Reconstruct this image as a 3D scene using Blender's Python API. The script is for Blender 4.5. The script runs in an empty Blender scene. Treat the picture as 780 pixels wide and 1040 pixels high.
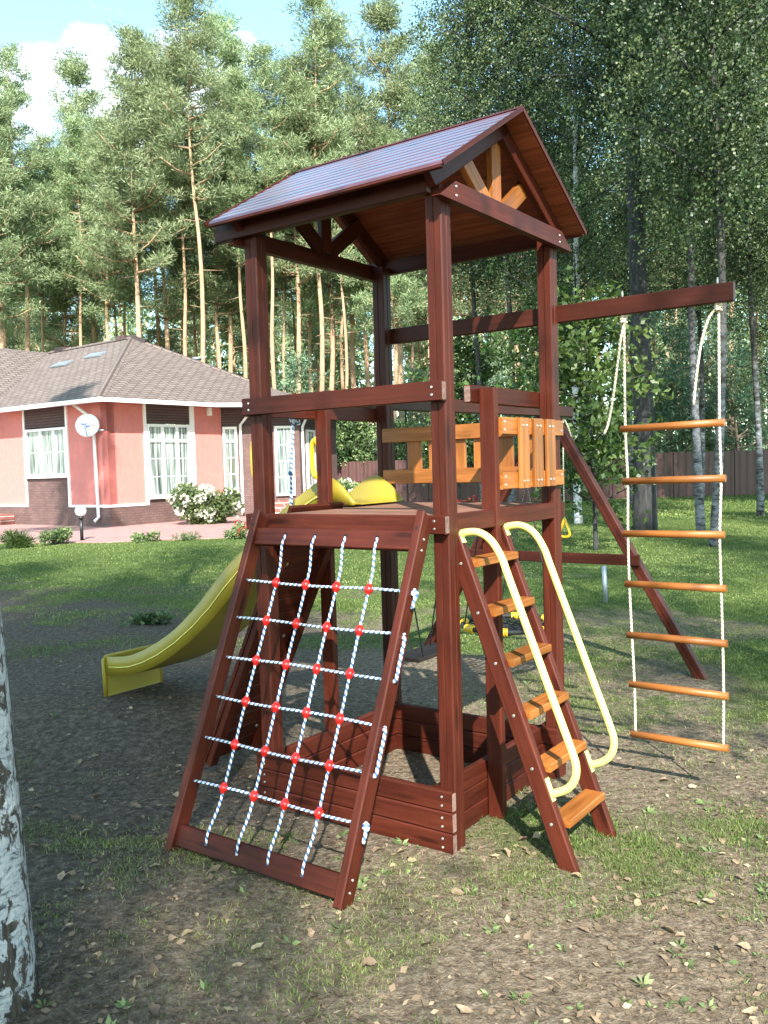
import bpy, math, random
import numpy as np
from mathutils import Vector, Matrix
R = math.radians
sc = bpy.context.scene
col = sc.collection
random.seed(7)
rng = np.random.default_rng(7)

# ------------------------------------------------------------------ helpers
class MB:
    """collects boards, tubes and polygons; each vertex carries a 'grain' vector (along, across, depth)"""
    def __init__(s): s.v = []; s.f = []; s.g = []; s.sm = []; s.mi = []
    def add(s, vs, fs, gs=None, smooth=False, mi=0):
        o = len(s.v)
        s.v += [tuple(p) for p in vs]
        s.g += [tuple(p) for p in (gs if gs is not None else vs)]
        for f in fs:
            s.f.append(tuple(i + o for i in f)); s.sm.append(smooth); s.mi.append(mi)
    def extrude(s, A, B, prof, up=(0, 0, 1), mi=0, seg=1, cutA=None, cutB=None):
        """closed 2D profile (side, up) swept from A to B; cut = shift along axis as function of up coordinate"""
        A = Vector(A); B = Vector(B); d = (B - A); L = d.length; d.normalize()
        upv = Vector(up); upv = (upv - d * upv.dot(d)).normalized(); sd = d.cross(upv)
        n = len(prof); vs = []; gs = []; off = random.uniform(0, 50); o2 = random.uniform(0, 9)
        for k in range(seg + 1):
            t = k / seg
            for (x, y) in prof:
                sh = 0
                if k == 0 and cutA: sh = cutA * y
                if k == seg and cutB: sh = cutB * y
                vs.append(A + d * (L * t + sh) + sd * x + upv * y)
                gs.append((off + L * t + sh, x + o2, y + o2))
        fs = []
        for k in range(seg):
            for i in range(n):
                j = (i + 1) % n
                fs.append((k * n + i, k * n + j, (k + 1) * n + j, (k + 1) * n + i))
        fs.append(tuple(range(n - 1, -1, -1))); fs.append(tuple(seg * n + i for i in range(n)))
        s.add(vs, fs, gs, False, mi)
    def board(s, A, B, w, t, up=(0, 0, 1), c=.0035, **k):
        a, b = t / 2, w / 2
        s.extrude(A, B, [(-a + c, -b), (a - c, -b), (a, -b + c), (a, b - c), (a - c, b), (-a + c, b), (-a, b - c), (-a, -b + c)], up, **k)
    def post(s, A, B, w=.084, up=(0, 1, 0), **k):
        h = w / 2; c = .006; g = .0035; pr = []
        for q in range(4):
            ca, sa = [(1, 0), (0, 1), (-1, 0), (0, -1)][q]
            for (x, y) in [(-h + c, -h), (-g, -h), (0, -h + .006), (g, -h), (h - c, -h)]:
                pr.append((x * ca - y * sa, x * sa + y * ca))
        s.extrude(A, B, pr, up, **k)
    def box(s, lo, hi, **k):
        lo = Vector(lo); hi = Vector(hi)
        s.board(((lo.x + hi.x) / 2, (lo.y + hi.y) / 2, lo.z), ((lo.x + hi.x) / 2, (lo.y + hi.y) / 2, hi.z), hi.y - lo.y, hi.x - lo.x, up=(0, 1, 0), **k)
    def tube(s, pts, r, n=10, caps=True, mi=0, smooth=True):
        P = [Vector(p) for p in pts]; m = len(P)
        rs = r if isinstance(r, (list, tuple)) else [r] * m
        ref = Vector((0.31, 0.2, 0.93)); L = 0; vs = []; gs = []
        d0 = (P[1] - P[0]).normalized()
        if abs(d0.dot(ref.normalized())) > .95: ref = Vector((1, 0.1, 0))
        x = (ref - d0 * ref.dot(d0)).normalized()
        off = random.uniform(0, 5)
        for k in range(m):
            d = (P[min(k + 1, m - 1)] - P[max(k - 1, 0)]).normalized()
            x = (x - d * x.dot(d)).normalized(); y = d.cross(x)
            if k: L += (P[k] - P[k - 1]).length
            for i in range(n):
                a = 2 * math.pi * i / n
                vs.append(P[k] + (x * math.cos(a) + y * math.sin(a)) * rs[k]); gs.append((L + off, math.cos(a), math.sin(a)))
        fs = []
        for k in range(m - 1):
            for i in range(n):
                j = (i + 1) % n
                fs.append((k * n + i, k * n + j, (k + 1) * n + j, (k + 1) * n + i))
        s.add(vs, fs, gs, smooth, mi)
        if caps:
            o = len(s.v) - m * n
            s.f.append(tuple(o + i for i in range(n - 1, -1, -1))); s.sm.append(False); s.mi.append(mi)
            s.f.append(tuple(o + (m - 1) * n + i for i in range(n))); s.sm.append(False); s.mi.append(mi)
    def ball(s, c, r, n=10, mi=0, sq=(1, 1, 1)):
        vs = []; fs = []; m = n // 2 + 1
        for k in range(m + 1):
            t = math.pi * k / m
            for i in range(n):
                a = 2 * math.pi * i / n
                vs.append((c[0] + r * sq[0] * math.sin(t) * math.cos(a), c[1] + r * sq[1] * math.sin(t) * math.sin(a), c[2] + r * sq[2] * math.cos(t)))
        for k in range(m):
            for i in range(n):
                j = (i + 1) % n
                fs.append((k * n + i, (k + 1) * n + i, (k + 1) * n + j, k * n + j))
        s.add(vs, fs, None, True, mi)
    def build(s, name, mats, parent=None, origin=(0, 0, 0)):
        me = bpy.data.meshes.new(name)
        ox, oy, oz = origin
        me.from_pydata([(p[0] - ox, p[1] - oy, p[2] - oz) for p in s.v], [], s.f)
        me.polygons.foreach_set('use_smooth', s.sm)
        me.polygons.foreach_set('material_index', s.mi)
        at = me.attributes.new('grain', 'FLOAT_VECTOR', 'POINT')
        at.data.foreach_set('vector', np.array(s.g, dtype=np.float32).ravel())
        for m in (mats if isinstance(mats, (list, tuple)) else [mats]): me.materials.append(m)
        me.update()
        o = bpy.data.objects.new(name, me); col.objects.link(o)
        if parent: o.parent = parent
        return o

def tag(o, label=None, cat=None, group=None, kind=None):
    if label: o['label'] = label
    if cat: o['category'] = cat
    if group: o['group'] = group
    if kind: o['kind'] = kind
    return o
def empty(name, loc, rz=0, label=None, cat=None, group=None):
    o = bpy.data.objects.new(name, None); col.objects.link(o)
    o.location = loc; o.rotation_euler = (0, 0, rz); o.empty_display_size = .2
    return tag(o, label, cat, group)
def copy_tree(o, parent=None):
    c = o.copy(); col.objects.link(c); c.parent = parent
    for ch in list(o.children): copy_tree(ch, c)
    return c
def catmull(pts, n=6):
    P = [Vector(p) for p in pts]; out = []
    for i in range(len(P) - 1):
        p0 = P[max(i - 1, 0)]; p1 = P[i]; p2 = P[i + 1]; p3 = P[min(i + 2, len(P) - 1)]
        for k in range(n):
            t = k / n
            out.append(.5 * ((2 * p1) + (p2 - p0) * t + (2 * p0 - 5 * p1 + 4 * p2 - p3) * t * t + (3 * p1 - p0 - 3 * p2 + p3) * t ** 3))
    out.append(P[-1]); return out
def vnoise(x, y, seed=0):
    """smooth value noise on numpy arrays, 0..1"""
    x = np.asarray(x, float); y = np.asarray(y, float)
    xi = np.floor(x).astype(int); yi = np.floor(y).astype(int); fx = x - xi; fy = y - yi
    fx = fx * fx * (3 - 2 * fx); fy = fy * fy * (3 - 2 * fy)
    def h(a, b):
        n = (a * 374761393 + b * 668265263 + seed * 974711) & 0x7fffffff
        n = ((n ^ (n >> 13)) * 1274126177) & 0x7fffffff
        return ((n ^ (n >> 16)) & 0xffff) / 65535.
    return (h(xi, yi) * (1 - fx) + h(xi + 1, yi) * fx) * (1 - fy) + (h(xi, yi + 1) * (1 - fx) + h(xi + 1, yi + 1) * fx) * fy
def fbm(x, y, seed=0):
    return (vnoise(x, y, seed) + .5 * vnoise(x * 2.1, y * 2.1, seed + 1) + .25 * vnoise(x * 4.3, y * 4.3, seed + 2)) / 1.75
def sstep(a, b, x):
    t = np.clip((np.asarray(x, float) - a) / (b - a), 0, 1); return t * t * (3 - 2 * t)

# ------------------------------------------------------------------ materials
def newmat(name):
    m = bpy.data.materials.new(name); m.use_nodes = True
    nt = m.node_tree; b = nt.nodes['Principled BSDF']
    return m, nt, b
def N(nt, t, **k):
    n = nt.nodes.new(t)
    for a, v in k.items():
        if a.startswith('i_'):
            key = a[2:]; n.inputs[int(key) if key.isdigit() else key].default_value = v
        else: setattr(n, a, v)
    return n
def ramp(nt, fac, stops, interp='LINEAR'):
    r = nt.nodes.new('ShaderNodeValToRGB'); e = r.color_ramp.elements; r.color_ramp.interpolation = interp
    while len(e) < len(stops): e.new(.5)
    for q, (p, c) in zip(e, stops): q.position = p; q.color = (*c, 1)
    nt.links.new(fac, r.inputs[0]); return r.outputs[0]
def bump(nt, b, h, strength=.3, dist=.01):
    n = N(nt, 'ShaderNodeBump'); n.inputs['Strength'].default_value = strength; n.inputs['Distance'].default_value = dist
    nt.links.new(h, n.inputs['Height']); nt.links.new(n.outputs[0], b.inputs['Normal'])
def scaled(nt, vec, s):
    m = N(nt, 'ShaderNodeMapping'); m.inputs['Scale'].default_value = s; nt.links.new(vec, m.inputs['Vector']); return m.outputs[0]
def noise(nt, vec, scale, detail=4, rough=.55, dim=None):
    n = N(nt, 'ShaderNodeTexNoise'); n.inputs['Scale'].default_value = scale; n.inputs['Detail'].default_value = detail; n.inputs['Roughness'].default_value = rough
    nt.links.new(vec, n.inputs['Vector']); return n.outputs['Fac']
def mixc(nt, fac, a, b, mode='MIX'):
    m = N(nt, 'ShaderNodeMix', data_type='RGBA', blend_type=mode)
    for s_, v in ((0, fac), (6, a), (7, b)):
        if hasattr(v, 'links'): nt.links.new(v, m.inputs[s_])
        else: m.inputs[s_].default_value = v if s_ == 0 else (*v, 1)
    return m.outputs[2]
def attr(nt, name): return N(nt, 'ShaderNodeAttribute', attribute_name=name).outputs
def wood(name, c0, c1, c2, rough=.38, spec=.5):
    m, nt, b = newmat(name)
    g = attr(nt, 'grain')['Vector']
    n1 = noise(nt, scaled(nt, g, (1.2, 28, 28)), 1.6, 5, .6)
    n2 = noise(nt, scaled(nt, g, (4, 160, 160)), 1.5, 3, .6)
    n3 = noise(nt, scaled(nt, g, (2.2, 6, 6)), 1.2, 3)
    c = ramp(nt, n1, [(.3, c0), (.5, c1), (.68, c2)])
    c = mixc(nt, .45, c, ramp(nt, n2, [(.35, (.65, .65, .65)), (.6, (1.12, 1.1, 1.08))]), 'MULTIPLY')
    c = mixc(nt, .5, c, ramp(nt, n3, [(.3, (.6, .6, .6)), (.7, (1.3, 1.25, 1.2))]), 'MULTIPLY')
    # knots
    vo = N(nt, 'ShaderNodeTexVoronoi'); vo.inputs['Scale'].default_value = 1; nt.links.new(scaled(nt, g, (2.0, 11, 11)), vo.inputs['Vector'])
    k = ramp(nt, vo.outputs['Distance'], [(.10, (.22, .18, .16)), (.20, (1, 1, 1))])
    c = mixc(nt, .7, c, k, 'MULTIPLY')
    oi = N(nt, 'ShaderNodeObjectInfo').outputs['Random']; hv = N(nt, 'ShaderNodeHueSaturation'); mr = N(nt, 'ShaderNodeMapRange')
    mr.inputs[3].default_value = .74; mr.inputs[4].default_value = 1.22; nt.links.new(oi, mr.inputs[0]); nt.links.new(mr.outputs[0], hv.inputs['Value']); nt.links.new(c, hv.inputs['Color']); c = hv.outputs[0]
    nt.links.new(c, b.inputs['Base Color'])
    rr = N(nt, 'ShaderNodeMapRange'); rr.inputs[3].default_value = rough - .08; rr.inputs[4].default_value = rough + .16
    nt.links.new(n3, rr.inputs[0]); nt.links.new(rr.outputs[0], b.inputs['Roughness'])
    b.inputs['Specular IOR Level'].default_value = spec
    bump(nt, b, n1, .18, .004)
    return m
def plain(name, c, rough=.5, var=.15, scale=6, metal=0, spec=.5, bmp=0):
    m, nt, b = newmat(name)
    g = N(nt, 'ShaderNodeTexCoord').outputs['Object']
    n = noise(nt, g, scale, 5)
    lo = tuple(x * (1 - var) for x in c); hi = tuple(min(1, x * (1 + var)) for x in c)
    nt.links.new(ramp(nt, n, [(.3, lo), (.7, hi)]), b.inputs['Base Color'])
    b.inputs['Roughness'].default_value = rough; b.inputs['Metallic'].default_value = metal; b.inputs['Specular IOR Level'].default_value = spec
    if bmp: bump(nt, b, n, bmp, .01)
    return m
def foliage(name, c0, c1, c2, rough=.5, trans=.35):
    m, nt, b = newmat(name)
    t = attr(nt, 'tint')['Fac']
    oi = N(nt, 'ShaderNodeObjectInfo').outputs['Random']
    c = ramp(nt, t, [(0, c0), (.55, c1), (1, c2)])
    h = N(nt, 'ShaderNodeHueSaturation'); nt.links.new(c, h.inputs['Color'])
    mr = N(nt, 'ShaderNodeMapRange'); mr.inputs[3].default_value = .82; mr.inputs[4].default_value = 1.2; nt.links.new(oi, mr.inputs[0]); nt.links.new(mr.outputs[0], h.inputs['Value'])
    mr2 = N(nt, 'ShaderNodeMapRange'); mr2.inputs[3].default_value = .485; mr2.inputs[4].default_value = .515; nt.links.new(oi, mr2.inputs[0]); nt.links.new(mr2.outputs[0], h.inputs['Hue'])
    nt.links.new(h.outputs[0], b.inputs['Base Color']); b.inputs['Roughness'].default_value = rough; b.inputs['Specular IOR Level'].default_value = .35
    tr = N(nt, 'ShaderNodeBsdfTranslucent'); nt.links.new(h.outputs[0], tr.inputs['Color'])
    mx = N(nt, 'ShaderNodeMixShader'); mx.inputs[0].default_value = trans
    nt.links.new(b.outputs[0], mx.inputs[1]); nt.links.new(tr.outputs[0], mx.inputs[2])
    nt.links.new(mx.outputs[0], nt.nodes['Material Output'].inputs['Surface'])
    return m
def rope_mat(name, cw, cb, freq, thr):
    m, nt, b = newmat(name)
    g = attr(nt, 'grain')['Vector']
    sx = N(nt, 'ShaderNodeSeparateXYZ'); nt.links.new(g, sx.inputs[0])
    at = N(nt, 'ShaderNodeMath', operation='ARCTAN2'); nt.links.new(sx.outputs[2], at.inputs[0]); nt.links.new(sx.outputs[1], at.inputs[1])
    ml = N(nt, 'ShaderNodeMath', operation='MULTIPLY'); ml.inputs[1].default_value = freq * 2 * math.pi; nt.links.new(sx.outputs[0], ml.inputs[0])
    ad = N(nt, 'ShaderNodeMath', operation='ADD'); nt.links.new(ml.outputs[0], ad.inputs[0]); nt.links.new(at.outputs[0], ad.inputs[1])
    si = N(nt, 'ShaderNodeMath', operation='SINE'); nt.links.new(ad.outputs[0], si.inputs[0])
    mr = N(nt, 'ShaderNodeMapRange'); mr.inputs[1].default_value = -1; nt.links.new(si.outputs[0], mr.inputs[0])
    nt.links.new(ramp(nt, mr.outputs[0], [(thr - .08, cb), (thr + .08, cw)]), b.inputs['Base Color'])
    b.inputs['Roughness'].default_value = .8
    bump(nt, b, mr.outputs[0], .5, .004)
    return m
def bricks(name, c1, c2, mort, bw, rh, msize=.012, rough=.8, vec='grain', bmp=.4, noi=.3):
    m, nt, b = newmat(name)
    g = attr(nt, 'grain')['Vector']
    br = N(nt, 'ShaderNodeTexBrick'); br.inputs['Scale'].default_value = 1
    br.inputs['Color1'].default_value = (*c1, 1); br.inputs['Color2'].default_value = (*c2, 1); br.inputs['Mortar'].default_value = (*mort, 1)
    br.inputs['Mortar Size'].default_value = msize; br.inputs['Brick Width'].default_value = bw; br.inputs['Row Height'].default_value = rh; br.inputs['Mortar Smooth'].default_value = .3
    nt.links.new(g, br.inputs['Vector'])
    n = noise(nt, g, 2.5, 6); n4 = noise(nt, g, 25, 3)
    c = mixc(nt, noi * 2, br.outputs[0], ramp(nt, n, [(.3, (.7, .7, .7)), (.7, (1.25, 1.25, 1.25))]), 'MULTIPLY')
    c = mixc(nt, noi, c, ramp(nt, n4, [(.3, (.6, .6, .6)), (.7, (1.3, 1.3, 1.3))]), 'MULTIPLY')
    nt.links.new(c, b.inputs['Base Color']); b.inputs['Roughness'].default_value = rough
    inv = N(nt, 'ShaderNodeMath', operation='SUBTRACT'); inv.inputs[0].default_value = 1; nt.links.new(br.outputs['Fac'], inv.inputs[1])
    bump(nt, b, inv.outputs[0], bmp, .02)
    return m

M_ = {}
M_['red'] = wood('mahogany stained wood', (.042, .0076, .0036), (.060, .0112, .0052), (.078, .0160, .0075), .47, .22)
M_['orange'] = wood('honey stained wood', (.19, .062, .012), (.285, .098, .020), (.36, .140, .035), .38, .4)
M_['deck'] = wood('worn deck wood', (.16, .075, .05), (.24, .115, .08), (.30, .16, .11), .5, .4)
M_['grey'] = wood('weathered end grain', (.12, .07, .06), (.19, .12, .10), (.25, .17, .15), .7, .3)
M_['swingwood'] = wood('dark seat wood', (.06, .025, .018), (.10, .045, .032), (.14, .07, .05), .5, .4)
M_['roofwood'] = wood('glossy roof planks', (.066, .017, .016), (.10, .026, .023), (.15, .04, .034), .26, .6)
for n_ in M_['roofwood'].node_tree.nodes:
    if n_.type == 'BUMP': n_.inputs['Strength'].default_value = .04
    if n_.type == 'BSDF_PRINCIPLED': n_.inputs['Coat Weight'].default_value = 1.0; n_.inputs['Coat Roughness'].default_value = .10; n_.inputs['Coat IOR'].default_value = 1.75
M_['ceil'] = wood('red brown ceiling planks', (.14, .036, .016), (.22, .062, .026), (.30, .09, .04), .5, .3)
M_['screw'] = plain('zinc screw', (.55, .54, .5), .35, .1, metal=.8)
M_['hole'] = plain('drilled hole', (.006, .005, .005), .9)
M_['slide'] = plain('yellow plastic', (.27, .205, .020), .42, .10, 3, spec=.5)
M_['pale'] = plain('pale yellow enamel tube', (.80, .74, .20), .25, .05, 8, spec=.6)
M_['grip'] = plain('bright yellow plastic', (.70, .42, .02), .35, .08)
M_['bead'] = plain('red plastic knot', (.62, .018, .014), .28, .08, 20, spec=.6)
M_['ropeb'] = rope_mat('blue white rope', (.72, .74, .76), (.04, .12, .27), 36, .40)
M_['ropew'] = rope_mat('cream rope', (.72, .66, .52), (.42, .36, .26), 45, .4)
M_['roped'] = rope_mat('dark rope', (.05, .05, .05), (.015, .015, .015), 45, .4)
M_['black'] = plain('black net cord', (.012, .013, .014), .7)
M_['stucco'] = plain('pink stucco', (.55, .185, .160), .85, .07, 5, bmp=.1)
M_['brick'] = bricks('brown brick', (.115, .062, .055), (.145, .082, .072), (.085, .055, .05), .25, .088, .010)
M_['slat'] = bricks('dark ribbed brick', (.075, .042, .042), (.09, .05, .05), (.03, .02, .02), 2.5, .095, .018)
M_['shingle'] = bricks('laminated shingles', (.135, .102, .088), (.18, .14, .122), (.07, .053, .046), .42, .19, .03, .9, noi=.25, bmp=.8)
M_['white'] = plain('white trim', (.80, .80, .79), .45, .04, 3)
M_['metal_grey'] = plain('grey galvanised metal', (.32, .36, .40), .4, .12, metal=.5)
M_['dish'] = plain('white dish enamel', (.78, .79, .80), .35, .03)
M_['blue'] = plain('blue print', (.03, .12, .55), .4); M_['redp'] = plain('red print', (.60, .03, .05), .4)
M_['fence'] = plain('brown profiled steel', (.070, .027, .025), .45, .10, .8)
M_['lampblack'] = plain('black lamp post', (.012, .012, .013), .4)
M_['globe'] = plain('opal lamp globe', (.8, .8, .82), .25, .02)
M_['paver'] = bricks('pink concrete pavers', (.32, .175, .155), (.37, .21, .19), (.21, .13, .115), .21, .105, .008, .85)
M_['stepb'] = bricks('red brown steps', (.20, .07, .055), (.24, .09, .07), (.4, .33, .3), .4, .17, .02)
M_['flowerw'] = foliage('white petals', (.62, .62, .48), (.78, .76, .66), (.85, .82, .78), .6, .3)
M_['flowerr'] = foliage('red petals', (.4, .02, .015), (.6, .06, .04), (.7, .2, .15), .6, .3)
M_['pine'] = foliage('pine needles', (.105, .14, .06), (.255, .32, .155), (.42, .475, .27), .55, .30)
M_['birchleaf'] = foliage('birch leaves', (.022, .045, .017), (.066, .108, .038), (.185, .225, .095), .42, .35)
M_['broad'] = foliage('broad leaves', (.03, .07, .018), (.07, .13, .03), (.13, .20, .055), .45, .35)
M_['bush'] = foliage('bush leaves', (.05, .09, .03), (.14, .20, .075), (.27, .34, .14), .5, .3)
M_['spruce'] = foliage('young pine needles', (.06, .115, .065), (.14, .22, .125), (.26, .35, .21), .5, .25)
M_['grassm'] = foliage('grass blades', (.06, .10, .022), (.155, .21, .052), (.36, .34, .14), .5, .35)
M_['leafm'] = foliage('dry leaves', (.09, .065, .042), (.23, .165, .10), (.44, .34, .21), .7, .15)
def bark(name, dark, light, thr, sx, sz, upper=None, zsplit=(6, 11)):
    m, nt, b = newmat(name)
    g = N(nt, 'ShaderNodeTexCoord').outputs['Object']
    n1 = noise(nt, scaled(nt, g, (sx, sx, sz)), 1, 6, .65)
    n2 = noise(nt, scaled(nt, g, (sx * 3.5, sx * 3.5, sz * 3)), 1, 4, .6)
    c = ramp(nt, n1, [(thr - .10, dark), (thr + .05, tuple((a + 2 * b_) / 3 for a, b_ in zip(dark, light))), (thr + .2, light)])
    c = mixc(nt, .55, c, ramp(nt, n2, [(.3, (.55, .55, .55)), (.65, (1.25, 1.25, 1.25))]), 'MULTIPLY')
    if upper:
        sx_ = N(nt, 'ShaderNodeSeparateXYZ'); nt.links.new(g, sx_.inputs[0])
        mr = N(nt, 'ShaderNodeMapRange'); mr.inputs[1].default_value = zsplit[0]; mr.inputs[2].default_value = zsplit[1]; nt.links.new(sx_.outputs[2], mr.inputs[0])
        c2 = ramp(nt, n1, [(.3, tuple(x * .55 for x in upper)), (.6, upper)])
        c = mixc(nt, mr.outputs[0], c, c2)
    nt.links.new(c, b.inputs['Base Color']); b.inputs['Roughness'].default_value = .85
    bump(nt, b, n1, .7, .04)
    return m
M_['pinebark'] = bark('scots pine bark', (.15, .105, .085), (.34, .24, .18), .44, 5, 1.2, (.46, .29, .175), (1, 7))
M_['darkbark'] = bark('dark rough bark', (.010, .010, .011), (.045, .042, .040), .5, 9, 2)
M_['birchbark'] = bark('birch bark', (.02, .018, .017), (.62, .62, .62), .42, 5, 9)
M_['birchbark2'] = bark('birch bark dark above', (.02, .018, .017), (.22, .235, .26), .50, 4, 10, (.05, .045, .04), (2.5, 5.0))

def birch_near():
    m, nt, b = newmat('old birch bark')
    g = N(nt, 'ShaderNodeTexCoord').outputs['Object']
    n0 = noise(nt, g, 2.2, 2)
    off = N(nt, 'ShaderNodeVectorMath', operation='SCALE'); off.inputs['Scale'].default_value = .12
    cn = N(nt, 'ShaderNodeTexNoise'); cn.inputs['Scale'].default_value = 9; cn.inputs['Detail'].default_value = 5; nt.links.new(g, cn.inputs['Vector'])
    nt.links.new(cn.outputs['Color'], off.inputs[0])
    ad = N(nt, 'ShaderNodeVectorMath', operation='ADD'); nt.links.new(g, ad.inputs[0]); nt.links.new(off.outputs[0], ad.inputs[1])
    n1 = noise(nt, scaled(nt, ad.outputs[0], (17, 17, 7.5)), 1, 5, .6)
    n2 = noise(nt, scaled(nt, ad.outputs[0], (26, 26, 70)), 1, 4, .6)
    n3 = noise(nt, scaled(nt, g, (55, 55, 14)), 1, 5, .7)
    sp = N(nt, 'ShaderNodeSeparateXYZ'); nt.links.new(g, sp.inputs[0])
    mr = N(nt, 'ShaderNodeMapRange'); mr.inputs[1].default_value = 0; mr.inputs[2].default_value = 1.0; mr.inputs[3].default_value = .05; mr.inputs[4].default_value = -.05; nt.links.new(sp.outputs[2], mr.inputs[0])
    sub = N(nt, 'ShaderNodeMath', operation='SUBTRACT'); nt.links.new(n1, sub.inputs[0]); nt.links.new(mr.outputs[0], sub.inputs[1])
    mask = ramp(nt, sub.outputs[0], [(.475, (0, 0, 0)), (.515, (1, 1, 1))])
    white = ramp(nt, n2, [(.30, (.07, .07, .072)), (.42, (.40, .41, .43)), (.55, (.56, .56, .56)), (.75, (.66, .65, .63))])
    dk = ramp(nt, n3, [(.3, (.018, .015, .013)), (.55, (.085, .065, .05)), (.75, (.17, .13, .10))])
    nt.links.new(mixc(nt, mask, dk, white), b.inputs['Base Color']); b.inputs['Roughness'].default_value = .8
    hh = N(nt, 'ShaderNodeMath', operation='MULTIPLY'); nt.links.new(n3, hh.inputs[0]); hh.inputs[1].default_value = 1
    bump(nt, b, n3, .8, .03)
    return m
M_['birchnear'] = birch_near()
def pane_mat():
    m, nt, b = newmat('window glass over curtains')
    g = attr(nt, 'grain')['Vector']
    w = noise(nt, scaled(nt, g, (9, .5, 1)), 1.3, 2)
    nt.links.new(ramp(nt, w, [(.35, (.035, .05, .045)), (.5, (.13, .17, .16)), (.66, (.34, .38, .36))]), b.inputs['Base Color'])
    b.inputs['Roughness'].default_value = .06; b.inputs['Specular IOR Level'].default_value = .7
    return m
M_['pane'] = pane_mat()
def ground_mat():
    m, nt, b = newmat('soil and lawn')
    g = N(nt, 'ShaderNodeTexCoord').outputs['Object']
    gr = attr(nt, 'grassy')['Fac']
    tan = attr(nt, 'tan')['Fac']
    n1 = noise(nt, g, 3.5, 8, .65); n2 = noise(nt, g, 22, 6, .7); n3 = noise(nt, g, 90, 4, .7)
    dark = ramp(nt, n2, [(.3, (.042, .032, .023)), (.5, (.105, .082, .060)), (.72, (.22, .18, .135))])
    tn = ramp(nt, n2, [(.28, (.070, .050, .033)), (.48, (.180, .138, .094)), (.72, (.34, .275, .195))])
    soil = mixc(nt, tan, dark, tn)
    soil = mixc(nt, .8, soil, ramp(nt, n3, [(.3, (.5, .5, .5)), (.65, (1.35, 1.35, 1.35))]), 'MULTIPLY')
    lawn = ramp(nt, n2, [(.3, (.042, .060, .018)), (.55, (.090, .125, .034)), (.78, (.16, .175, .070))])
    a = N(nt, 'ShaderNodeMath', operation='ADD'); nt.links.new(gr, a.inputs[0])
    mr = N(nt, 'ShaderNodeMapRange'); mr.inputs[3].default_value = -.35; mr.inputs[4].default_value = .35; nt.links.new(n1, mr.inputs[0]); nt.links.new(mr.outputs[0], a.inputs[1])
    f = ramp(nt, a.outputs[0], [(.35, (0, 0, 0)), (.8, (1, 1, 1))])
    nt.links.new(mixc(nt, f, soil, lawn), b.inputs['Base Color'])
    b.inputs['Roughness'].default_value = .95; b.inputs['Specular IOR Level'].default_value = .125
    bump(nt, b, n2, 1.0, .05)
    return m
M_['ground'] = ground_mat()

# ------------------------------------------------------------------ the tower frame: u runs along the net side, v along the ladder side
O = Vector((.28698, 3.94311, 0)); RZ = math.atan2(.81168, .58410)
A_ = Vector((-.81168, .58410, 0)); B_ = Vector((.58410, .81168, 0))
def T(u, v, z): return Vector((v, u, z))          # tower local coordinates
def Wd(u, v, z=0): return O + A_ * u + B_ * v + Vector((0, 0, z))

# ------------------------------------------------------------------ ground
END = Wd(3.4, .9)
def hz(x, y):
    d = np.hypot(np.asarray(x) - END.x, np.asarray(y) - END.y)
    near = 1 - sstep(14, 26, y)
    ft = sstep(.5, 1.6, np.hypot(np.asarray(x) - .35, np.asarray(y) - 4.7) - .6)
    return .13 * (1 - sstep(.4, 1.9, d)) + near * (.045 * (fbm(np.asarray(x) * .9, np.asarray(y) * .8, 3) - .5) * ft + .022 * (fbm(np.asarray(x) * 4.5, np.asarray(y) * 5, 9) - .5))
def grassy(x, y):
    x = np.asarray(x, float); y = np.asarray(y, float)
    far = sstep(6.5, 10.5, y + .9 * x + 2.5 * (fbm(x * .5, y * .5, 21) - .5))
    right = sstep(-.2, 1.6, x - .15 * y + .8 + .9 * (fbm(x, y, 5) - .5))
    base = np.maximum(far, .70 * right)
    base = np.maximum(base, .20)
    p = fbm(x * 1.7, y * 1.7, 11)
    bare = sstep(.52, .68, fbm(x * .45 + 3, y * .8, 31)) * (1 - sstep(11, 17, y))
    g = base + (p - .5) * 1.15 * (1 - .45 * far)
    g = g - .55 * bare
    # worn soil under and around the slide
    d = np.hypot((x - END.x - .5) / 2.2, (y - END.y) / 1.6)
    g = g - .7 * (1 - sstep(.5, 1.3, d))
    return np.clip(g, 0, 1)
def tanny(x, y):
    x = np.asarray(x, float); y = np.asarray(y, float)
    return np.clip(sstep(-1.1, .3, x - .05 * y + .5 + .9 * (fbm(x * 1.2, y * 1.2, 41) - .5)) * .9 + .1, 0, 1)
def ground():
    xs = np.concatenate([[-400, -200, -100, -60, -40], np.arange(-26, -6, .8), np.arange(-6, 6.01, .11), np.arange(6.6, 27, .8), [40, 60, 100, 200, 400]])
    ys = np.concatenate([[-60, -30, -12, -4, -1, 0, .8, 1.3], np.arange(1.6, 9, .11), np.arange(9, 16, .3), np.arange(16, 48, .9), [55, 70, 100, 160, 300, 600]])
    X, Y = np.meshgrid(xs, ys); Z = hz(X, Y)
    n = len(xs); m = len(ys)
    v = np.stack([X.ravel(), Y.ravel(), Z.ravel()], 1)
    i = np.arange(n * m).reshape(m, n)
    f = np.stack([i[:-1, :-1], i[:-1, 1:], i[1:, 1:], i[1:, :-1]], -1).reshape(-1, 4)
    me = bpy.data.meshes.new('ground'); me.from_pydata(v.tolist(), [], f.tolist())
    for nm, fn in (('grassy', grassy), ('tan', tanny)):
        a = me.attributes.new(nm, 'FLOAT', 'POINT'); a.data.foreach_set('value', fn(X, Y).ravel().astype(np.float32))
    me.polygons.foreach_set('use_smooth', [True] * len(f))
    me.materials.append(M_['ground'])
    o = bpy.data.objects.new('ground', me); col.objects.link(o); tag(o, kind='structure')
ground()

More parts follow.
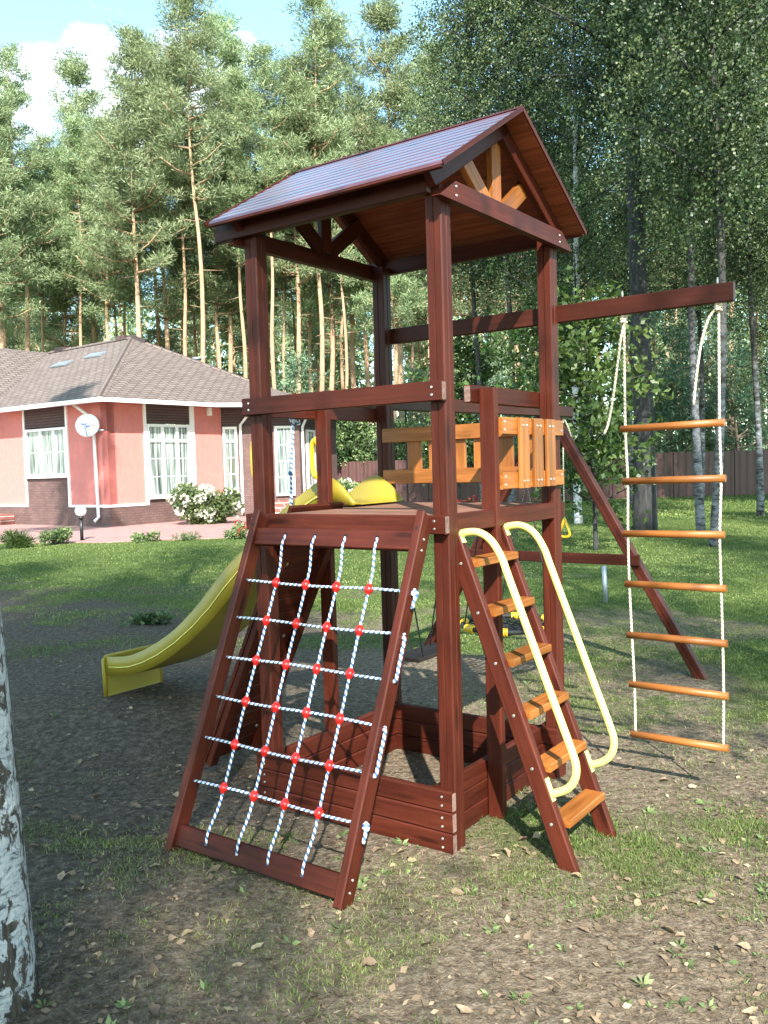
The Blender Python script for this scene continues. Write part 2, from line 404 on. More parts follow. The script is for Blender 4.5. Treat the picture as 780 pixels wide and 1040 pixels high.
# paved path in front of the house
mb = MB()
pth = [(-24, 27.5), (-14, 24.6), (-10.4, 23.7), (-7.4, 22.9), (-5, 23.1), (-3.7, 23.5), (-2.9, 25.2), (-2.2, 28), (-1.3, 33), (-.3, 39), (-2.2, 40), (-6, 36), (-13.5, 34), (-24, 36)]
mb.add([(x, y, .03) for x, y in pth] + [(x, y, -.05) for x, y in pth], [tuple(range(len(pth)))] + [(i, i + len(pth), (i + 1) % len(pth) + len(pth), (i + 1) % len(pth)) for i in range(len(pth))],
       [(x * .8 + y * .6, -x * .6 + y * .8, 0) for x, y in pth] * 2)
tag(mb.build('path', M_['paver']), kind='structure')

# ------------------------------------------------------------------ play tower
W = 1.2; q = .084; t = .042
tower = empty('play_tower', O, RZ, 'dark red wooden play tower with gabled plank roof, rope net, ladder and yellow slide', 'play tower')
def part(mb, name, mat, parent=tower): return mb.build(name, mat, parent)
def screws(mb, pts, n, r=.0065):
    n = Vector(n)
    for p in pts:
        p = Vector(p); mb.tube([p - n * .004, p + n * .0035], [r, r * .8], 8)
for (u, v, top) in ((0, 0, 2.99), (W - q, 0, 2.99), (0, W - q, 2.99), (W - q, W - q, 2.99)):
    mb = MB(); mb.post(T(u + q / 2, v + q / 2, -.03), T(u + q / 2, v + q / 2, top)); part(mb, 'post', M_['red'])
# intermediate posts
for (u, v) in ((q / 2 - .004, .461), (W - q / 2 + .004, .551)):
    mb = MB(); mb.board(T(u, v, -.03), T(u, v, 2.13), q, t, up=(0, 1, 0)); part(mb, 'middle_post', M_['red'])
# deck
mb = MB(); nb = 9; pw = (W - .01) / nb
for k in range(nb):
    v0 = .005 + k * pw
    u1 = 1.0 if v0 + pw / 2 < .53 else 1.185
    us = .088 if (v0 < .09 or v0 + pw > W - .09) else .047
    if v0 > W - .1: u1 = W - .09
    mb.board(T(us, v0 + pw / 2, 1.5225), T(u1, v0 + pw / 2, 1.5225), pw - .006, .028, up=(1, 0, 0))
part(mb, 'deck', M_['deck'])
def beam(name, A, B, w=q, th=t, mat='red', ends=()):
    mb = MB(); mb.board(A, B, w, th); d = (Vector(B) - Vector(A)).normalized()
    o = part(mb, name, M_[mat])
    for P, s_ in ((A, -1), (B, 1)):
        if (s_ == -1 and 'a' in ends) or (s_ == 1 and 'b' in ends):
            e = MB(); P = Vector(P) + d * s_ * .0012; e.board(P, P + d * s_ * .0012, w - .009, th - .009); e.build('end_grain', M_['grey'], o)
    return o
def scr(o, pts, n):
    for p in pts:
        mb = MB(); screws(mb, [p], n); mb.build('screw', M_['screw'], o)
nv = Vector((-1, 0, 0)); nu = Vector((0, -1, 0))     # outward normals of net side and ladder side (local x = v, y = u)
zd = 1.537
o = beam('deck_beam', T(-.004, -t / 2, zd - q / 2), T(W + .012, -t / 2, zd - q / 2), ends='a'); scr(o, [T(.05, -t, zd - .025), T(.05, -t, zd - .06), T(1.165, -t, zd - .025), T(1.165, -t, zd - .06)], nv)
beam('deck_beam', T(.024, q + .002, zd - .042), T(.024, W - q - .002, zd - .042), .086)
beam('deck_beam', T(W - .021, q + .002, 1.46), T(W - .021, W - q - .002, 1.46), .084)
beam('deck_beam', T(0, W + t / 2, zd - q / 2), T(W, W + t / 2, zd - q / 2))
# rails
zr = 2.135
o = beam('rail', T(-.004, -t / 2, zr - .045), T(W + .012, -t / 2, zr - .045), .088, ends='a'); scr(o, [T(.045, -t, zr - .028), T(.045, -t, zr - .062), T(1.165, -t, zr - .028), T(1.165, -t, zr - .062)], nv)
beam('rail', T(W + t / 2, -.0, zr - .05), T(W + t / 2, W + .02, zr - .05), .084)
beam('rail', T(q + .022, .375, 2.103), T(q + .022, W + .0, 2.103), .086, ends='a')
beam('ladder_beam', T(1.21, W + t / 2, 2.572), T(-.925, W + t / 2, 2.572), .092)
# ladder side panel of honey slats
pan = MB()
for z in (1.945, 1.675): pan.board(T(-.011, .486, z), T(-.011, W - .005, z), .084, .02)
pan = part(pan, 'panel_rail', M_['orange']); scr(pan, [T(-.021, .51, 1.925), T(-.021, .51, 1.965), T(-.021, .51, 1.655), T(-.021, .51, 1.695), T(-.021, W - .03, 1.93), T(-.021, W - .03, 1.69)], nu)
for v in (.69, .85, 1.0):
    mb = MB(); mb.board(T(-.032, v, 1.634), T(-.032, v, 1.988), .098, .020, up=(1, 0, 0)); s_ = part(mb, 'slat', M_['orange'])
    scr(s_, [T(-.042, v - .02, 1.67), T(-.042, v + .02, 1.67), T(-.042, v - .02, 1.95), T(-.042, v + .02, 1.95)], nu)
mb = MB()
for z in (1.952, 1.698): mb.board(T(.06, W - q - .011, z), T(W - .06, W - q - .011, z), .086, .02)
part(mb, 'panel_rail', M_['orange'])
for u in (.922, .767, .612, .457, .302, .150):
    mb = MB(); mb.board(T(u, W - q + .012, 1.66), T(u, W - q + .012, 1.985), .10, .02, up=(0, 1, 0)); part(mb, 'slat', M_['orange'])
# sandbox boards round the foot, three high
def sand(A, B, n, sps):
    for k in range(3):
        z = .046 + k * .0965
        mb = MB(); mb.board(Vector(A) + Vector((0, 0, z)), Vector(B) + Vector((0, 0, z)), .094, t - .004, c=.006); o = part(mb, 'sandbox_board', M_['red'])
        if sps: scr(o, [Vector(p) + Vector((0, 0, z + dz)) for p in sps for dz in (-.02, .02)], n)
        if n == nv:
            e = MB(); P = Vector(A) + Vector((0, 0, z)); d = (P - Vector(B) - Vector((0, 0, z))).normalized(); e.board(P + d * .0012, P + d * .0024, .082, .03); e.build('end_grain', M_['grey'], o)
sand(T(-.002, -.019, 0), T(W + .002, -.019, 0), nv, [T(.05, -.0385, 0), T(1.15, -.0385, 0)])
sand(T(q + .022, .003, 0), T(q + .022, W - .003, 0), None, [])
sand(T(W - q - .022, q + .003, 0), T(W - q - .022, W - q - .003, 0), None, [])
sand(T(-.0, W - q - .022, 0), T(W - .0, W - q - .022, 0), None, [])
# roof
z0, v0_ = 3.03, -.147; tanp = (3.478 - z0) / (.6 - v0_); pit = math.atan(tanp); cp, sp = math.cos(pit), math.sin(pit)
SL = (.6 - v0_) / cp
def rp(v, dz=0):  # roof top surface height
    return z0 + (min(v, 1.2 - v) - v0_) * tanp + dz
for side in (0, 1):
    mb = MB(); npk = 11; w = SL / npk
    for k in range(npk):
        # half-round planks, slightly lapped
        prof = [(-w / 2 + .0005, -.018), (w / 2 - .0005, -.018), (w / 2 - .0005, -.0035), (w * .43, 0.0), (w * .1, .0008), (-w * .16, .0), (-w * .24, -.0014), (-w / 2 + .0005, -.0098)]
        c = (k + .5) * w
        vv = v0_ + c * cp; zz = z0 + c * sp
        nrm = Vector((-sp, 0, cp))
        if side: vv = 1.2 - vv; nrm = Vector((sp, 0, cp))
        f0 = len(mb.mi); mb.extrude(T(-.105, vv, zz), T(1.315, vv, zz), prof, nrm); mb.mi[f0] = 1
    part(mb, 'roof_slope', [M_['roofwood'], M_['ceil']])
mb = MB(); mb.extrude(T(-.107, .6, 3.478), T(1.317, .6, 3.478), [(-.035, -.016), (0, .006), (.035, -.016), (0, .002)], (0, 0, 1)); part(mb, 'ridge_cap', M_['red'])
for ug in (-.109, 1.319):
    for side in (0, 1):
        A = Vector((v0_ - .004, ug, z0 - .010)); B = Vector((.6, ug, 3.478 - .008)); nn_ = Vector((-sp, 0, cp))
        if side: A.x = 1.2 - A.x; B.x = 1.2 - B.x; nn_ = Vector((sp, 0, cp))
        mb = MB(); mb.board(A, B, .024, .006, up=nn_, c=.001); part(mb, 'bargeboard', M_['red'])
mb = MB()
for vv in (v0_ + .012, 1.2 - v0_ - .012): mb.board(T(-.1, vv, z0 - .019), T(1.31, vv, z0 - .019), .012, .02)
part(mb, 'drip_edge', M_['red'])
for (u, m) in ((.019, 'red'), (W - .019, 'red')):
    for side in (0, 1):
        mb = MB(); h = .044 + .020
        A = Vector((v0_ + .05, u, rp(v0_ + .05))); B = Vector((.6, u, rp(.6)))
        dn = Vector((sp, 0, -cp)) * h; A += dn; B += dn
        if side: A.x = 1.2 - A.x; B.x = 1.2 - B.x
        nn = Vector((-sp, 0, cp)) if not side else Vector((sp, 0, cp))
        mb.board(A, B, .088, .036, up=nn, cutB=-tanp if True else 0, cutA=-.3); part(mb, 'rafter', M_[m])
for (uc, m) in ((-.024, 'red'), (W + .024, 'red')):
    mb = MB(); mb.extrude(T(uc, -.012, 2.964), T(uc, 1.238, 2.964), [(-.021, -.044), (.021, -.044), (.021, .044), (-.021, .044)], cutA=1.5, cutB=-1.5)
    o = part(mb, 'tie_beam', M_[m]); s_ = -1 if uc < 0 else 1
    scr(o, [T(uc + s_ * .021, .06, 2.945), T(uc + s_ * .021, .06, 2.985), T(uc + s_ * .021, 1.14, 2.945), T(uc + s_ * .021, 1.14, 2.98)], (0, s_, 0))
for (uc, m) in ((.056, 'orange'), (W - .056, 'red')):
    mb = MB(); mb.board(T(uc, .6, 2.99), T(uc, .6, 3.43), .088, .034, up=(1, 0, 0)); part(mb, 'king_post', M_[m])
    for s_ in (-1, 1):
        mb = MB(); mb.board(T(uc, .6 + s_ * .055, 3.005), T(uc, .6 + s_ * .33, 3.205), .088, .034, up=(s_ * -.6, 0, .8)); part(mb, 'strut', M_[m])
o = beam('eave_beam', T(.05, -t / 2, 2.999), T(W + .165, -t / 2, 2.999), .088, ends='a')
beam('eave_beam', T(.05, W + t / 2, 2.999), T(W + .165, W + t / 2, 2.999), .088)

# ---- rope net frame
nd = Vector((-.68 + .088, 0, -1.53)); NL = nd.length; nd.normalize()            # down the slope, local x = v
nn = Vector((nd.z, 0, -nd.x)) * 1; nn = Vector((-abs(nn.x), 0, abs(nn.z)))        # outward normal
def net(u, s_, off=0): return Vector((-.088, u, 1.53)) + nd * s_ + nn * off
def uR(s_): return .05 + .034 * s_
def uL(s_): return 1.04 + .045 * s_
mb = MB()
for fu, dd in ((uR, .021), (uL, .021)):
    mb.board(net(fu(0) + dd, -.005), net(fu(1.64) + dd, 1.655), .084, t, up=nn, c=.005, cutA=-.39, cutB=-.39)
frame = part(mb, 'climbing_net_frame', M_['red'])
mb = MB(); mb.board(net(uR(.11) + t, .110), net(uL(.11), .110), .040, .086, up=nn); mb.build('top_bar', M_['red'], frame)
mb = MB(); mb.board(net(uR(1.566) + t, 1.566), net(uL(1.566), 1.566), .040, .096, up=nn); mb.build('bottom_bar', M_['red'], frame)
rows = (.339, .527, .72, .917, 1.117, 1.315)
cols0 = (.847, .659, .474, .290); cols1 = (.915, .721, .537, .342)
def cu(k, s_): return cols0[k] + (cols1[k] - cols0[k]) * (s_ - .1) / 1.466
for k in range(4):
    pts = [net(cu(k, s_), s_, float(max(np.interp(s_, [.15, .26], [.027, 0]), np.interp(s_, [1.40, 1.515], [0, .027]))) + .002 * math.sin(s_ * 9 + k)) for s_ in np.linspace(.112, 1.566, 40)]
    pts = [net(cu(k, .105), .105, -.03)] + [net(cu(k, .108), .108, .022)] + pts[1:-1] + [net(cu(k, 1.568), 1.568, .022), net(cu(k, 1.57), 1.57, -.03)]
    mb = MB(); mb.tube(pts, .0063, 8); mb.build('rope', M_['ropeb'], frame)
for r_ in rows:
    pts = [net(u, r_ + .004 * math.sin(u * 7 + r_ * 9), 0) for u in np.linspace(uR(r_) - .006, uL(r_) + .02, 20)]
    mb = MB(); mb.tube(pts, .0063, 8)
    mb.build('rope', M_['ropeb'], frame)
    for k in range(4):
        mb = MB(); c = net(cu(k, r_), r_, .001); mb.ball(c, .0215, 12, sq=(1, 1.05, .95))
        for s_ in (-1, 1): mb.tube([c, c + nd * .024 * s_], .012, 8)
        mb.build('knot_cap', M_['bead'], frame)
for (sa, sb) in ((.54, .725), (.93, 1.118)):
    mb = MB(); mb.tube(catmull([net(uR(sa) + .004, sa), net(uR(sa) - .010, sa + .006, .003), net(uR((sa + sb) / 2) - .012, (sa + sb) / 2, .006), net(uR(sb) - .010, sb - .006, .003), net(uR(sb) + .004, sb)], 4), .0078, 8)
    mb.build('rope_end', M_['ropeb'], frame)
for s0 in (.34, 1.315):
    pts = []
    for k in range(3): pts += [net(uR(s0) - .008, s0 - .012 + k * .01, .01), net(uR(s0) - .022, s0 + k * .008, 0), net(uR(s0) - .008, s0 + .012, -.012)]
    pts += [net(uR(s0) - .014, s0), net(uR(s0) - .018, s0 + .035, .004), net(uR(s0) - .012, s0 + .07, .0)]
    mb = MB(); mb.tube(catmull(pts, 4), .0078, 8); mb.build('rope_knot', M_['ropeb'], frame)
for p_ in [net(cu(k, .1), .1, .0195) for k in range(4)]:
    mb = MB(); mb.tube([p_, p_ + nn * .0017], .0105, 10); mb.build('drilled_hole', M_['hole'], frame)
for fu in (uR, uL):
    mb = MB(); mb.tube([net(fu(.06) + .021, .06, .0415), net(fu(.06) + .021, .06, .0432)], .008, 10); mb.build('drilled_hole', M_['hole'], frame)
scr(frame, [net(uR(1.5) - .0005, 1.53), net(uR(1.58) - .0005, 1.58), net(uR(.1) - .0005, .1), net(uR(.15) - .0005, .15)], nu)

# ---- ladder
lr = Vector((0, -.43 + .004, .184 - 1.312)); lr.normalize()
lfront = Vector((0, lr.z, -lr.y)); lfront = Vector((0, -abs(lfront.y), abs(lfront.z)))
def lad(v, z, off=0):
    P = Vector((v, -.004 + (1.312 - z) * .3777 * -1, z)); return P + lfront * off
mb = MB()
for v in (.111, .541): mb.board(lad(v, 1.535), lad(v, -.02), .080, t, up=lfront, cutA=.37, cutB=.37, c=.005)
ladder = part(mb, 'ladder', M_['red'])
for z in (1.31, 1.09, .868, .644, .42, .19):
    c = lad(0, z)
    mb = MB(); mb.board(T(c.y - .022, .133, z), T(c.y - .022, .519, z), .100, .036, up=(0, 1, 0), c=.004)
    mb.build('step', M_['orange'], ladder)
    mb = MB(); screws(mb, [Vector((.0895, c.y, z))], nv, .008); mb.build('screw', M_['screw'], ladder)
for v in (.112, .545):
    hr = [(.03, 1.437), (-.025, 1.452), (-.09, 1.452), (-.15, 1.418), (-.20, 1.345), (-.235, 1.255), (-.33, 1.01), (-.44, .725), (-.52, .52), (-.538, .455), (-.53, .40), (-.50, .358), (-.45, .328), (-.42, .322)]
    hr = [(u + .0 , z) for u, z in hr]
    mb = MB(); mb.tube(catmull([T(u, v, z) for u, z in hr], 5), .0175, 14)
    for (u, z) in (hr[0], hr[-1]):
        c = Vector((v, u, z)); 
    for zz in (1.437, .322):
        c = lad(v, zz, .042); mb.board(c + lr * -.05, c + lr * .05, .005, .034, up=lfront)
    hrl = mb.build('handrail', M_['pale'], ladder)

# ---- climbing wall leaning out on the slide side
mb = MB()
wa = Vector((0, 1.015, 1.57)); wb = Vector((0, 1.755, .085)); wd = (wb - wa); WL = wd.length; wd.normalize(); wn = Vector((0, -wd.z, wd.y)); wn = Vector((0, abs(wd.z), abs(wd.y)))
for k in range(17):
    s_ = (k + .5) * WL / 17
    c = wa + wd * s_
    mb.board(c + Vector((.09, 0, 0)), c + Vector((.528, 0, 0)), WL / 17 - .003, .022, up=wd)
wall_ = part(mb, 'climbing_wall', M_['red'])
mb = MB()
for v in (.125, .495): mb.board(wa + wd * .06 + Vector((v, 0, 0)) - wn * .032, wb + Vector((v, 0, 0)) - wn * .032, .04, .06, up=wn)
mb.build('stile', M_['red'], wall_)
for (s_, v) in ((.35, .2), (.5, .42), (.72, .25), (.85, .4), (1.05, .2), (1.2, .38), (1.4, .27), (1.5, .45), (.2, .36)):
    mb = MB(); mb.tube([wa + wd * s_ + Vector((v, 0, 0)) - wn * .013, wa + wd * s_ + Vector((v, 0, 0)) - wn * .018], .011, 8); mb.build('bolt', M_['screw'], wall_)
for v, sx in ((.066, 0), (.551, 0)):
    c = [(1.205, 1.70), (1.228, 1.697), (1.245, 1.72), (1.25, 1.80), (1.245, 1.88), (1.228, 1.903), (1.205, 1.90)]
    mb = MB(); mb.tube(catmull([T(u, v, z + .02) for u, z in c], 5), .0155, 10)
    for z in (1.72, 1.92): mb.tube([T(1.2, v, z), T(1.21, v, z)], .03, 12)
    part(mb, 'grab_handle', M_['grip'])

# ---- slide
def slide():
    rim = [(1.00, 1.565), (1.10, 1.66), (1.17, 1.70), (1.25, 1.695), (1.36, 1.635), (1.55, 1.525), (1.72, 1.40), (1.89, 1.274), (2.10, 1.121), (2.344, .894), (2.60, .695), (2.85, .555), (3.08, .463), (3.25, .432), (3.386, .420)]
    low = [(1.00, 1.548), (1.08, 1.548), (1.14, 1.546), (1.20, 1.542), (1.30, 1.52), (1.45, 1.43), (1.60, 1.32), (1.77, 1.18), (1.96, 1.035), (2.16, .845), (2.42, .645), (2.72, .465), (3.00, .352), (3.2, .312), (3.375, .300)]
    rim = catmull([Vector((0, u, z)) for u, z in rim], 3); low = catmull([Vector((0, u, z)) for u, z in low], 3)
    n = len(rim); mb = MB(); vs = []; fs = []
    for i in range(n):
        tt = i / (n - 1); vn = .605 + .045 * tt; vf = 1.105 + .05 * tt
        r_ = rim[i]; l_ = low[i]
        th = .006
        bed = .30 * l_ + .0 * r_ + .70 * l_
        bedz = Vector((0, l_.y, l_.z))
        sec = [(vn - .004, l_), (vn + .002, r_), (vn + .012, r_ + Vector((0, 0, .006))), (vn + .028, r_), (vn + .05, l_ + (r_ - l_) * .32), (vn + .085, l_ + (r_ - l_) * .16),
               (vf - .085, l_ + (r_ - l_) * .16), (vf - .05, l_ + (r_ - l_) * .32), (vf - .028, r_), (vf - .012, r_ + Vector((0, 0, .006))), (vf - .002, r_), (vf + .004, l_),
               (vf - .02, l_ + (r_ - l_) * .02), (vf - .07, l_ + (r_ - l_) * -.02), (vn + .07, l_ + (r_ - l_) * -.02), (vn + .02, l_ + (r_ - l_) * .02)]
        for v, p in sec: vs.append((v, p.y, p.z))
    k = 16
    for i in range(n - 1):
        for j in range(k):
            fs.append((i * k + j, (i + 1) * k + j, (i + 1) * k + (j + 1) % k, i * k + (j + 1) % k))
    fs.append(tuple(range(k))); fs.append(tuple((n - 1) * k + j for j in range(k - 1, -1, -1)))
    mb.add(vs, fs, None, True)
    o = part(mb, 'slide', M_['slide'])
    mb = MB(); L_ = .64; Rr = 1.165
    # folded end plate that stands on the ground
    pr = [(3.380, .425), (3.402, .415), (3.412, .38), (3.405, .30), (3.398, .14), (3.388, .105), (3.372, .105), (3.378, .14), (3.382, .30), (3.378, .40)]
    for (ua, za), (ub, zb) in zip(pr, pr[1:] + pr[:1]):
        mb.add([(L_, ua, za), (Rr, ua, za), (Rr, ub, zb), (L_, ub, zb)], [(0, 1, 2, 3)], None, False)
    for v in (L_, Rr): mb.add([(v, u, z) for u, z in pr], [tuple(range(len(pr)))], None, False)
    mb.tube([(L_ + .004, 3.385, .11), (L_ + .004, 3.392, .30), (L_ + .004, 3.396, .40), (L_ + .02, 3.39, .424), (Rr - .02, 3.39, .424), (Rr - .004, 3.396, .40), (Rr - .004, 3.385, .11)], .016, 10)
    mb.build('end_plate', M_['slide'], o)
    mb = MB(); pts = [(.598 + .045 * i / (n - 1), low[i].y * .55 + rim[i].y * .45, low[i].z * .55 + rim[i].z * .45) for i in range(9, n, 2)]
    mb.tube(pts, .0035, 6); mb.build('mould_seam', M_['pale'], o)
slide()

# ---- swing beam and A-frame
mb = MB(); mb.board(T(1.288, .80, 2.168), T(1.288, 4.25, 2.215), .092, .080); part(mb, 'swing_beam', M_['red'])
for (ub, ut) in ((-.03, 1.25), (2.60, 1.326)):
    mb = MB(); mb.post(T(ub, 3.77, -.03), T(ut, 3.77, 2.19), .084, up=(1, 0, 0)); part(mb, 'brace_leg', M_['red'])
mb = MB(); mb.board(T(.46, 3.712, .935), T(2.10, 3.712, .935), .088, .034); part(mb, 'cross_bar', M_['red'])

# ------------------------------------------------------------------ things hanging from the tower
def hang(name, u, v, z, label, cat): return empty(name, Wd(u, v, z), RZ, label, cat)
def put(mb, name, mat, parent, u, v, z): return mb.build(name, mat, parent, (v, u, z))
# rope ladder
rl = hang('rope_ladder', -.6, 1.24, .26, 'rope ladder with seven honey coloured rungs hanging from the end of the long red beam', 'rope ladder')
zs = [1.93, 1.65, 1.367, 1.095, .817, .548, .275]
uN = [-.345, -.351, -.349, -.355, -.362, -.372, -.377]; uF = [-.856, -.858, -.850, -.857, -.859, -.861, -.860]
dzs = [(-.004, .004), (-.004, .004), (-.002, .003), (-.001, .001), (0, -.001), (.002, -.002), (.001, .001)]
for z, a, b, (d0, d1) in zip(zs, uN, uF, dzs):
    mb = MB(); mb.tube([T(a + .012, 1.243, z + d0), T((a + b) / 2, 1.243, z), T(b - .012, 1.243, z + d1)], .0195, 12); put(mb, 'rung', M_['orange'], rl, -.6, 1.24, .26)
for us, top, tail in ((uN, 2.50, [(-.365, 2.49), (-.345, 2.42), (-.322, 2.27), (-.290, 2.07), (-.262, 1.95), (-.241, 1.905)]), (uF, 2.505, [(-.836, 2.50), (-.80, 2.46), (-.765, 2.36), (-.745, 2.25), (-.728, 2.12), (-.719, 2.03)])):
    off = .012 if us is uN else -.012
    pts = [T(us[0] - off, 1.243, top)] + [T(u - off + .002 * math.sin(z * 7), 1.243, z) for u, z in zip(us, zs)]
    mb = MB(); mb.tube(catmull(pts, 5), .0068, 8); put(mb, 'rope', M_['ropew'], rl, -.6, 1.24, .26)
    u0 = us[0] - off
    mb = MB(); mb.tube([T(u0, 1.243, top - .01), T(u0, 1.243, 2.53)], .008, 8)
    for k in range(3): mb.tube(catmull([T(u0 + .014, 1.232, top - .012 + k * .014), T(u0, 1.222, top - .008 + k * .014), T(u0 - .014, 1.236, top - .012 + k * .014), T(u0, 1.256, top - .01 + k * .014), T(u0 + .014, 1.232, top - .012 + k * .014)], 4), .008, 8)
    put(mb, 'knot', M_['ropew'], rl, -.6, 1.24, .26)
    mb = MB(); mb.tube([T(u0, 1.225, 2.61), T(u0, 1.225, 2.652)], .0045, 8); put(mb, 'eye_bolt', M_['screw'], rl, -.6, 1.24, .26)
    mb = MB(); mb.tube(catmull([T(u, 1.232, z) for u, z in tail], 5), .0066, 8); put(mb, 'loose_end', M_['ropew'], rl, -.6, 1.24, .26)
# climbing rope
cr = hang('climbing_rope', 1.245, .40, 1.50, 'short blue and white knotted rope hanging from the rail above the climbing wall', 'rope')
mb = MB(); mb.tube(catmull([T(1.262, .41, 2.10), T(1.258, .405, 2.02), T(1.25, .38, 1.86), T(1.245, .36, 1.72), T(1.24, .345, 1.56)], 5), .0085, 8); put(mb, 'rope', M_['ropeb'], cr, 1.245, .4, 1.5)
mb = MB()
for k in range(4): mb.tube(catmull([T(1.265 + .012 * k, .40, 2.03 + .02 * k), T(1.285, .43, 2.06), T(1.25, .445, 2.05 - .01 * k), T(1.24, .41, 2.03), T(1.27, .395, 2.07 + .01 * k)], 4), .010, 8)
mb.ball(T(1.246, .362, 1.74), .017, 8); put(mb, 'knot', M_['ropeb'], cr, 1.245, .4, 1.5)
# board swing
sw = hang('board_swing', 1.288, 1.75, .44, 'plain dark wooden board swing hanging on thin grey ropes behind the tower', 'swing')
mb = MB(); 
for du in (-.055, .055): mb.board(T(1.288 + du, 1.5, .46), T(1.288 + du, 2.02, .46), .105, .026, up=(0, 1, 0))
put(mb, 'seat', M_['swingwood'], sw, 1.288, 1.75, .44)
for v in (1.58, 1.94):
    mb = MB(); 
    for du in (-.09, .09): mb.tube([T(1.288 + du, v, .445), T(1.288 + du * .9, v, .52), T(1.288, v, .95), T(1.288, v, 2.14)], .0055, 6)
    put(mb, 'rope', M_['roped'], sw, 1.288, 1.75, .44)
# net ring swing
ns = hang('net_swing', 1.288, 3.0, .40, 'round black net swing with yellow padded rim beyond the ladder', 'swing')
mb = MB(); mb.tube([T(1.288 + .38 * math.sin(a), 3.0 + .38 * math.cos(a), .46) for a in np.linspace(0, 2 * math.pi, 33)], .02, 8); put(mb, 'ring', M_['black'], ns, 1.288, 3, .4)
for k in range(8):
    a0 = k * math.pi / 4 + .2; mb = MB()
    for j in range(5):
        a = a0 + j * .055; d = Vector((math.cos(a), math.sin(a), 0)); c = T(1.288, 3.0, .46) + d * .38
        mb.tube([c + d.cross(Vector((0, 0, 1))) * -.009, c + d.cross(Vector((0, 0, 1))) * .009], .033, 10)
    put(mb, 'foam_sleeve', M_['grip'], ns, 1.288, 3, .4)
mb = MB()
for k in range(-5, 6):
    x = k * .065; h = math.sqrt(max(0, .36 ** 2 - x * x))
    for sgn in (0, 1):
        pts = [(T(1.288 + x, 3.0 + h * s_, .46 - .05 * (1 - s_ * s_)) if sgn else T(1.288 + h * s_, 3.0 + x, .46 - .05 * (1 - s_ * s_))) for s_ in np.linspace(-1, 1, 9)]
        mb.tube(pts, .007, 6)
put(mb, 'net', M_['black'], ns, 1.288, 3, .4)
for v, top in ((2.72, 2.65), (3.28, 3.35)):
    mb = MB()
    for du in (-.26, .26): mb.tube([T(1.288 + du, v, .46), T(1.288, top, 1.6), T(1.288, top, 2.15)], .006, 6)
    put(mb, 'rope', M_['roped'], ns, 1.288, 3, .4)
# hand ring at the beam's end
gr = hang('gym_ring', 1.288, 4.1, 1.08, 'yellow triangular hand ring on a white rope beside the right rear post', 'gym ring')
mb = MB(); mb.tube(catmull([T(1.288, 4.1, 1.25), T(1.305, 4.1, 1.20), T(1.335, 4.1, 1.12), T(1.325, 4.1, 1.085), T(1.288, 4.1, 1.078), T(1.25, 4.1, 1.085), T(1.24, 4.1, 1.12), T(1.27, 4.1, 1.20), T(1.288, 4.1, 1.25)], 5), .0125, 8); put(mb, 'ring', M_['grip'], gr, 1.288, 4.1, 1.08)
mb = MB(); mb.tube(catmull([T(1.288, 4.1, 1.245), T(1.29, 4.1, 1.7), T(1.283, 4.1, 2.15)], 5), .006, 6); mb.tube(catmull([T(1.283, 4.12, 2.15), T(1.235, 4.14, 2.02), T(1.215, 4.14, 1.86), T(1.205, 4.14, 1.74)], 5), .006, 6); put(mb, 'rope', M_['ropew'], gr, 1.288, 4.1, 1.08)

